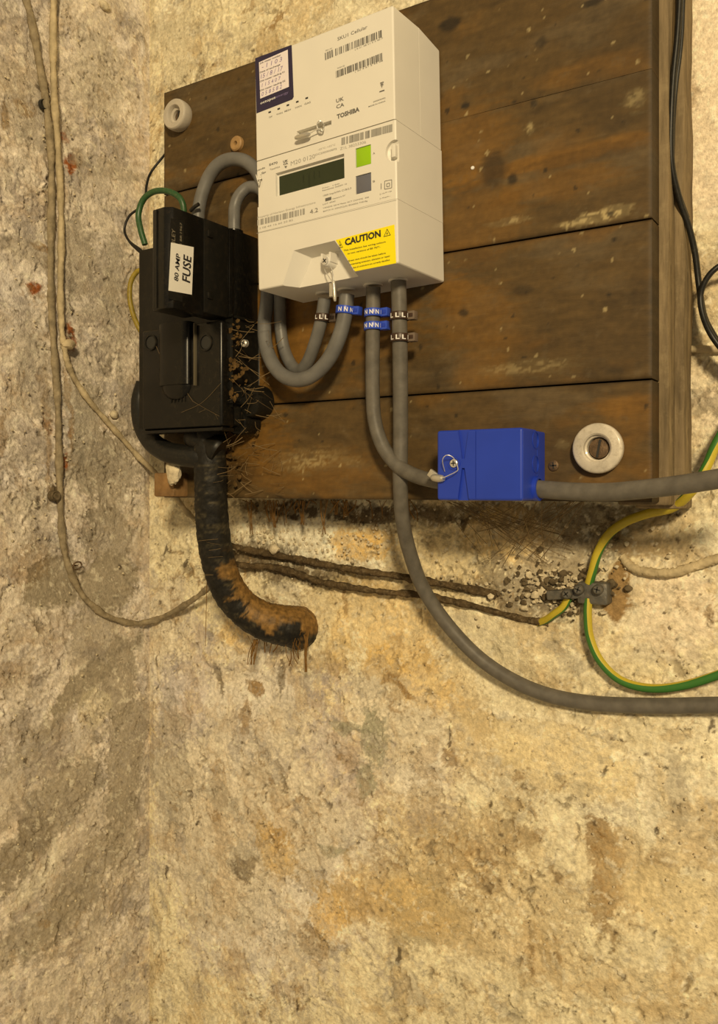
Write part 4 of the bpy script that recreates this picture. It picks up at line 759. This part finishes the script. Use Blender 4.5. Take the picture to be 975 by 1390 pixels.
# ------------------------------------------------------------------ earth wires
def earth(name, label, pts, r, stripes=True, n=8, seg=16, start=0, end=0):
    path = smooth_path(pts, n); t = thing(name, label, 'wire', path[0])
    if not stripes: mb = MB(); tube(mb, path, r, seg); return t, mb
    L_ = len(path); T = [(path[min(i+1, L_-1)]-path[max(i-1, 0)]).normalized() for i in range(L_)]
    nrm = Vector((0, -1, 0)); nrm = (nrm-T[0]*nrm.dot(T[0])).normalized(); rings = []; acc = 0
    for i in range(L_):
        nrm = (nrm-T[i]*nrm.dot(T[i])).normalized(); bi = T[i].cross(nrm); acc += (path[i]-path[i-1]).length if i else 0
        tw = start+(end-start)*min(1, acc/.20)
        rings.append([path[i]+(nrm*math.cos(a)+bi*math.sin(a))*r for a in [tw+2*math.pi*k/seg for k in range(seg)]])
    for half, m, nm in ((range(0, seg//2), M_YG_Y, 'yellow_stripe'), (range(seg//2, seg), M_YG_G, 'green_stripe')):
        vs = []; ks = list(half)+[(half[-1]+1)]
        for rg in rings: vs += [rg[k % seg] for k in ks]
        w_ = len(ks); fs = [(i*w_+k, i*w_+k+1, (i+1)*w_+k+1, (i+1)*w_+k) for i in range(L_-1) for k in range(w_-1)]
        fs += [tuple(range(w_)), tuple((L_-1)*w_+k for k in range(w_))]
        mb = MB(); mb.add(vs, fs); mb.build(nm, m, t)
    return t
earth('earth_wire', 'green and yellow earth wire coming down from the right edge behind the grey cable', PP([(1010, 540, -.020), (975, 598, -.026), (960, 632, -.034), (943, 662, -.040), (915, 688, -.028), (880, 697, -.020), (850, 708, -.017), (827, 725, -.016), (812, 750, -.014), (804, 778, -.014), (800, 792, -.013)]), .0037, start=2.1, end=6.0)
earth('earth_wire', 'green and yellow earth wire looping down from the clamp and away right', PP([(799, 812, -.013), (798, 835, -.014), (801, 865, -.014), (815, 897, -.014), (842, 923, -.013), (880, 934, -.013), (925, 931, -.013), (975, 916, -.013), (1040, 890, -.013)]), .0035, start=3.1, end=1.75)
earth('earth_wire', 'short green and yellow wire end poking from under the earth clamp', PP([(772, 812, -.012), (765, 824, -.012), (752, 834, -.010), (742, 841, -.006), (730, 846, -.001)]), .0033, start=5.6, end=5.6)
# earth clamp
c = P(797, 803, -.012); cl = thing('earth_clamp', 'corroded grey metal earth clamp with screws on the crumbling plaster', 'clamp', c)
mb = MB(); mb.bm(box_bm(-.012, .013, -.006, .010, -.010, .008, .002, 2), lambda v: P(806, 803, -.010)+v); mb.build('clamp_block', M_ZINC, cl)
mb = MB(); mb.bm(box_bm(-.022, .012, -.004, .006, -.004, .004, .0015, 2), lambda v: P(778, 806, -.012)+Matrix.Rotation(-.12, 3, 'Y') @ v); mb.build('clamp_arm', M_ZINC, cl)
for px, py in ((786, 800), (770, 806), (812, 800)): screw('clamp_screw', P(px, py, -.020), .0042, cl, M_ZINC, h=.003)
for m_, nm, lb, n_ in ((M_CRUMBD, 'crumbled_mortar', 'dark crumbs of old mortar heaped around the earth clamp', 150), (M_CRUMB, 'plaster_flakes', 'pale plaster flakes scattered over the dirt around the earth clamp', 130)):
    mb = MB()
    for k in range(n_):
        px = random.gauss(758, 34); py = 798+(px-758)*.05+random.gauss(0, 17); blob(mb, P(px, py, -.0045-random.random()*.003), random.choice((.0009, .0014, .002, .0034))*random.uniform(.7, 1.2), 1 if k % 4 else 2, .45, (1, .6, random.uniform(.5, 1.2)))
    tag(mb.build(nm, m_), lb, 'mortar', kind='stuff')

# wires left of the fuse unit
cable('green_wire', 'green earth wire arched over the top left of the fuse unit', 'wire', PP([(197, 332, -.112), (191, 312, -.114), (188, 292, -.114), (194, 272, -.113), (207, 261, -.112), (224, 259, -.112), (240, 265, -.110), (248, 276, -.108), (250, 292, -.106)]), .0030, M_EGREEN, 12)
cable('black_wire', 'thin black wire curling down the wall left of the fuse unit', 'wire', PP([(232, 200, -.060), (222, 212, -.070), (205, 234, -.080), (199, 252, -.088), (197, 272, -.092), (188, 283, -.096), (175, 294, -.100), (169, 312, -.102), (176, 328, -.104), (192, 342, -.104), (200, 352, -.100)]), .0014, M_GCABB, 8, rfn=lambda x: .0013+.0013*max(0, 1-abs(x-.88)/.09))
cable('yellow_wire', 'dusty yellow wire bowed out from the left side of the fuse unit', 'wire', PP([(196, 366, -.104), (186, 369, -.106), (178, 382, -.108), (176, 402, -.108), (180, 424, -.107), (188, 444, -.105), (198, 458, -.100)]), .0026, M_EYEL, 10)
cable('cable_tie', 'small black cable tie round the tall grey cable arch', 'tie', PP([(259, 286, -.106), (264, 281, -.108), (270, 277, -.108)]), .0018, M_GCABB, 8)
# ------------------------------------------------------------------ cables on the walls
def PLL(l): return [PL(*p) for p in l]
cable('painted_cable', 'dirty limewashed cable slanting from the top left corner and curving under to the supply cable', 'cable', PLL([(20, -40, .002), (38, 8, .0025), (46, 45, .003), (54, 90, .003), (62, 135, .003), (68, 190, .003), (70, 250, .003), (69, 330, .002), (69, 400, .003), (73, 470, .003), (78, 540, .003), (80, 610, .003), (82, 690, .003), (86, 740, .004), (94, 772, .004), (112, 808, .004), (140, 833, .005), (165, 843, .006), (186, 846, .008)])+PP([(212, 841, -.008), (240, 828, -.016), (265, 812, -.026), (284, 797, -.034)]), .0037, M_PAINTC2, 14, n=14, jit=.13, rfn=lambda x: .0039-.0009*x+.0005*math.sin(x*90)+.0003*math.sin(x*213))
cable('painted_cable', 'pale limewashed cable running down the left wall to the clip, then slanting right', 'cable', PLL([(74, -60, .004), (73, 0, .004), (72, 60, .004), (73, 120, .005), (77, 180, .005), (81, 240, .005), (83, 300, .004), (83, 350, .004), (82, 400, .005), (84, 450, .006), (87, 470, .009), (91, 490, .008), (100, 512, .006), (118, 540, .005), (140, 566, .005), (165, 594, .006), (188, 620, .008)])+PP([(214, 644, -.022), (226, 656, -.026), (250, 690, -.012), (265, 706, -.006)]), .0032, M_PAINTC, 14, n=14, jit=.12, rfn=lambda x: .0036-.0009*x+.0004*math.sin(x*80)+.0003*math.sin(x*190))
c = PL(91, 468, .009); t = thing('cable_clip', 'knobbly painted cable clip on the left wall where the cable branches', 'clip', c)
mb = MB(); blob(mb, c+Vector((.002, .0, 0)), .0062, 2, .2, (1, 1.3, .9)); mb.build('clip_body', M_PAINTC, t); mb = MB(); blob(mb, PL(97, 466, .012), .0036, 2, .15); mb.build('clip_nail', M_CRUMB, t)
def loopnail(px, py, label, r=.0042):
    c = PL(px, py, .009); mb = MB(); tube(mb, [c+Vector((.001*math.sin(a), math.cos(a)*r*1.3, math.sin(a)*r)) for a in np.linspace(0, 6.1, 20)], .0009, 7); tube(mb, [c, c+Vector((-.010, .002, 0))], .0009, 6); return tag(mb.build('wire_staple', M_RUST), label, 'staple')
loopnail(105, 768, 'bent wire staple on the left wall at the lower bend of the cable'); 
c = PL(75, 673, .0075); mb = MB(); lathe(mb, [(0, .001), (.003, .001), (.0045, .0025), (.0055, .0012), (.0055, -.006)], c, (1, -.1, 0), 20); tag(mb.build('wall_plug', M_CRUMBD), 'dark round plug in the left wall beside the painted cable', 'plug')
c = PL(60, 141, .004); mb = MB(); lathe(mb, [(0, -.002), (.0032, -.001), (.0046, .001), (.005, -.003)], c, (1, 0, 0), 16); tag(mb.build('wall_plug', M_DARK), 'small black plug in the left wall near the top', 'plug')
for (px, py, r_, lb) in ((155, 563, .0045, 'small pale plaster nub above the diagonal cable'), (142, 8, .0055, 'pale plaster nub near the top edge of the picture')):
    mb = MB(); blob(mb, PL(px, py, .003), r_, 2, .25, (.8, 1.2, 1)); tag(mb.build('plaster_nub', M_CRUMB), lb, 'plaster')
# old dark pair on the back wall
cable('old_cable', 'upper of two crusted old cables crossing the wall below the board', 'cable', PP([(304, 738, -.030), (330, 745, -.012), (365, 752, -.008), (410, 760, -.008), (450, 768, -.008), (490, 775, -.008), (535, 781, -.008), (580, 789, -.007), (640, 800, -.004), (690, 811, .002)]), .0034, M_OLD, 14, n=14, jit=.2, rfn=lambda x: .0034+.0009*math.sin(x*37)*math.sin(x*71))
cable('old_cable', 'lower of two crusted old cables crossing the wall below the board', 'cable', PP([(310, 765, -.024), (335, 768, -.010), (370, 770, -.008), (405, 779, -.008), (435, 790, -.008), (470, 796, -.008), (515, 803, -.008), (570, 808, -.007), (640, 822, -.005), (700, 838, -.004), (745, 846, -.003)]), .0034, M_OLD, 14, n=14, jit=.2, rfn=lambda x: .0036-.0008*x+.0008*math.sin(x*41)*math.sin(x*67))
cable('buried_cable', 'plaster-crusted cable curving right from beside the brown patch', 'cable', PP([(845, 755, -.001), (858, 770, -.003), (885, 777, -.0045), (915, 777, -.0045), (945, 768, -.003), (975, 758, -.003), (1020, 745, -.003)]), .0036, M_PAINTC, 12, n=12, jit=.2)
cable('buried_cable', 'straight crusted ledge of cable along the wall right of the batten', 'cable', PP([(905, 475, -.001), (930, 474, -.0025), (975, 474, -.0025), (1030, 473, -.004)]), .003, M_PAINTC, 10, jit=.1)
# black leads on the right
lead_a = [(925, -60, -.050), (923, 0, -.050), (920, 50, -.050), (915, 100, -.050), (912, 150, -.050), (911, 200, -.048), (914, 235, -.044), (924, 275, -.036), (936, 310, -.028), (944, 345, -.022), (949, 385, -.018), (955, 425, -.018), (966, 450, -.020), (985, 476, -.022), (1020, 500, -.022)]
cable('black_lead', 'black lead running down the batten and swinging right across the wall', 'cable', PP(lead_a), .0024, M_GCABB, 12, flat=1.3)
cable('black_lead', 'second black lead looping in from the right edge and crossing the first', 'cable', PP([(1020, 352, -.020), (985, 358, -.024), (968, 368, -.026), (956, 385, -.026), (951, 405, -.025), (955, 430, -.026), (966, 455, -.028), (985, 480, -.026), (1010, 505, -.024)]), .0022, M_GCABB, 12)
cable('black_wire', 'thin black wire twisted behind the lead along the upper batten', 'wire', PP([(929, -60, -.046), (928, 0, -.046), (925, 60, -.046), (918, 120, -.046), (914, 180, -.046), (914, 230, -.042), (922, 262, -.036), (934, 296, -.029)]), .0015, M_GCABB, 8)

# ------------------------------------------------------------------ debris: plaster crumbs, fibres, cobwebs
mb = MB(); blob(mb, P(372, 745, -.012), .0062, 2, .25, (1, .6, .9)); tag(mb.build('plaster_chip', M_CRUMB), 'pale plaster chip stuck on the old cables beside the supply cable', 'plaster')
mb = MB()
for k in range(420):
    px = random.uniform(310, 560) if k % 3 else random.uniform(560, 960); py = random.gauss(722, 22) if px < 560 else random.gauss(740, 45)
    if py < (708 if k % 5 else 690): continue
    blob(mb, P(px, py, -.0035), random.uniform(.0006, .0022), 1, .4, (1, .7, 1))
tag(mb.build('loose_plaster', M_CRUMB), 'crumbs of pale plaster clinging to the wall under the board', 'plaster', kind='stuff')
mb = MB()
for k in range(520):
    if k % 2: p = PL(random.uniform(5, 195), random.uniform(20, 1290), .002)
    else: p = P(random.uniform(215, 960), random.uniform(880, 1290), -.002)
    blob(mb, p, random.uniform(.0005, .0016), 1, .4)
tag(mb.build('plaster_grit', M_CRUMB), 'fine grit sticking out of both rough walls', 'grit', kind='stuff')
def strands(name, label, cat, items, m, r=.00022):
    mb = MB()
    for a, b, sag in items:
        a, b = Vector(a), Vector(b); mid = (a+b)/2+Vector((random.uniform(-.002, .002), random.uniform(-.002, .002), -sag)); tube(mb, smooth_path([a, mid, b], 5), r*random.uniform(.6, 1.7), 4, cap=False)
    return tag(mb.build(name, m), label, cat, kind='stuff')
it = []
for k in range(26):
    x = random.uniform(318, 560); y0 = 679; L_ = random.uniform(6, 40)*(.5 if random.random() < .6 else 1); yy = random.uniform(-.055, -.02)
    it.append((P(x, y0, yy), P(x+random.uniform(-14, 14), y0+L_, yy+.015), 0))
for x, y1 in ((368, 708), (372, 716), (340, 725), (440, 725), (470, 700), (410, 712), (455, 698)):
    for j in range(5): it.append((P(x+random.uniform(-6, 6), 679, -.05), P(x+random.uniform(-3, 3), y1, -.03), 0))
strands('hanging_fibres', 'rusty brown fibres dangling under the lower edge of the board', 'fibres', it, M_FIBRE, .00045)
it = []
for k in range(24):
    x = random.uniform(335, 420); y = 868+8*math.sin(x*.1)+random.uniform(-12, 8); it.append((P(x, y, -.036), P(x+random.uniform(-10, 10), y+random.uniform(8, 30), -.024), 0))
for j in range(9): it.append((P(346+random.uniform(-4, 4), 868, -.042), P(340+random.uniform(-6, 6), 902, -.036), 0))
for j in range(5): it.append((P(416+j, 850, -.034), P(414+j*.6, 912, -.028), 0))
strands('root_fibres', 'dark red-brown fibres hanging off the bend of the supply cable', 'fibres', it, M_FIBRE, .0005)
it = []
for k in range(70):
    a = (random.gauss(325, 18), random.uniform(430, 640)); b = (a[0]+random.uniform(-26, 34), a[1]+random.uniform(-22, 30)); it.append((P(a[0], a[1], random.uniform(-.125, -.100)), P(b[0], b[1], random.uniform(-.112, -.086)), .001))
for k in range(34): a = (random.uniform(300, 390), random.uniform(600, 676)); it.append((P(*a, -.088), P(a[0]+random.uniform(-25, 25), a[1]+random.uniform(-20, 16), -.081), .0))
strands('cobweb', 'tangled brown cobwebs between the fuse unit and the board', 'cobweb', it, M_WEB, .00022)
mb = MB()
for k in range(110):
    px, py = random.choice(((316, 500), (322, 452), (326, 510), (312, 530), (305, 620), (318, 640), (345, 585), (300, 590))); blob(mb, P(px+random.gauss(0, 6), py+random.gauss(0, 9), -.119 if py < 560 else -.084), random.uniform(.0006, .0019), 1, .6, (1.6, .35, random.uniform(.6, 1.8)))
tag(mb.build('dust_fluff', mat('brown_dust', (.10, .06, .022), rough=.95, var=.4, vscale=300, bump=.001, bscale=500, spec=.1)), 'rusty brown dust fluff stuck to the right side of the fuse unit', 'dust', kind='stuff')
it = []
for k in range(60):
    x = random.uniform(600, 800); it.append((P(x, 681, -.07), P(720+random.uniform(-70, 60), random.uniform(700, 770), -.006), .002))
strands('cobweb', 'thin dusty cobweb sheet slung from the board under the blue box', 'cobweb', it, M_WEB, .00018)
it = [(P(238, 500, -.131), P(262, 545, -.131), .003), (P(262, 545, -.131), P(298, 565, -.131), .001), (P(292, 562, -.131), P(312, 610, -.118), 0), (P(246, 560, -.131), P(300, 520, -.131), .004), (P(212, 470, -.131), P(240, 520, -.131), .002), (P(270, 560, -.131), P(320, 540, -.118), 0)]
for k in range(9): x, y = random.uniform(262, 300), random.uniform(640, 780); it.append((P(x, y, -.108), P(x+random.uniform(10, 30), y+random.uniform(-4, 6), -.104), 0))
strands('cobweb', 'fine pale web threads across the front of the fuse unit and supply cable', 'cobweb', it, M_WEB, .00012)
mb = MB(); tube(mb, smooth_path(PP([(281, 786, -.060), (280, 830, -.050), (279, 877, -.045)]), 6), .00035, 5); tag(mb.build('dangling_thread', M_FIBRE), 'single brown thread hanging from the supply cable against the left corner', 'thread')
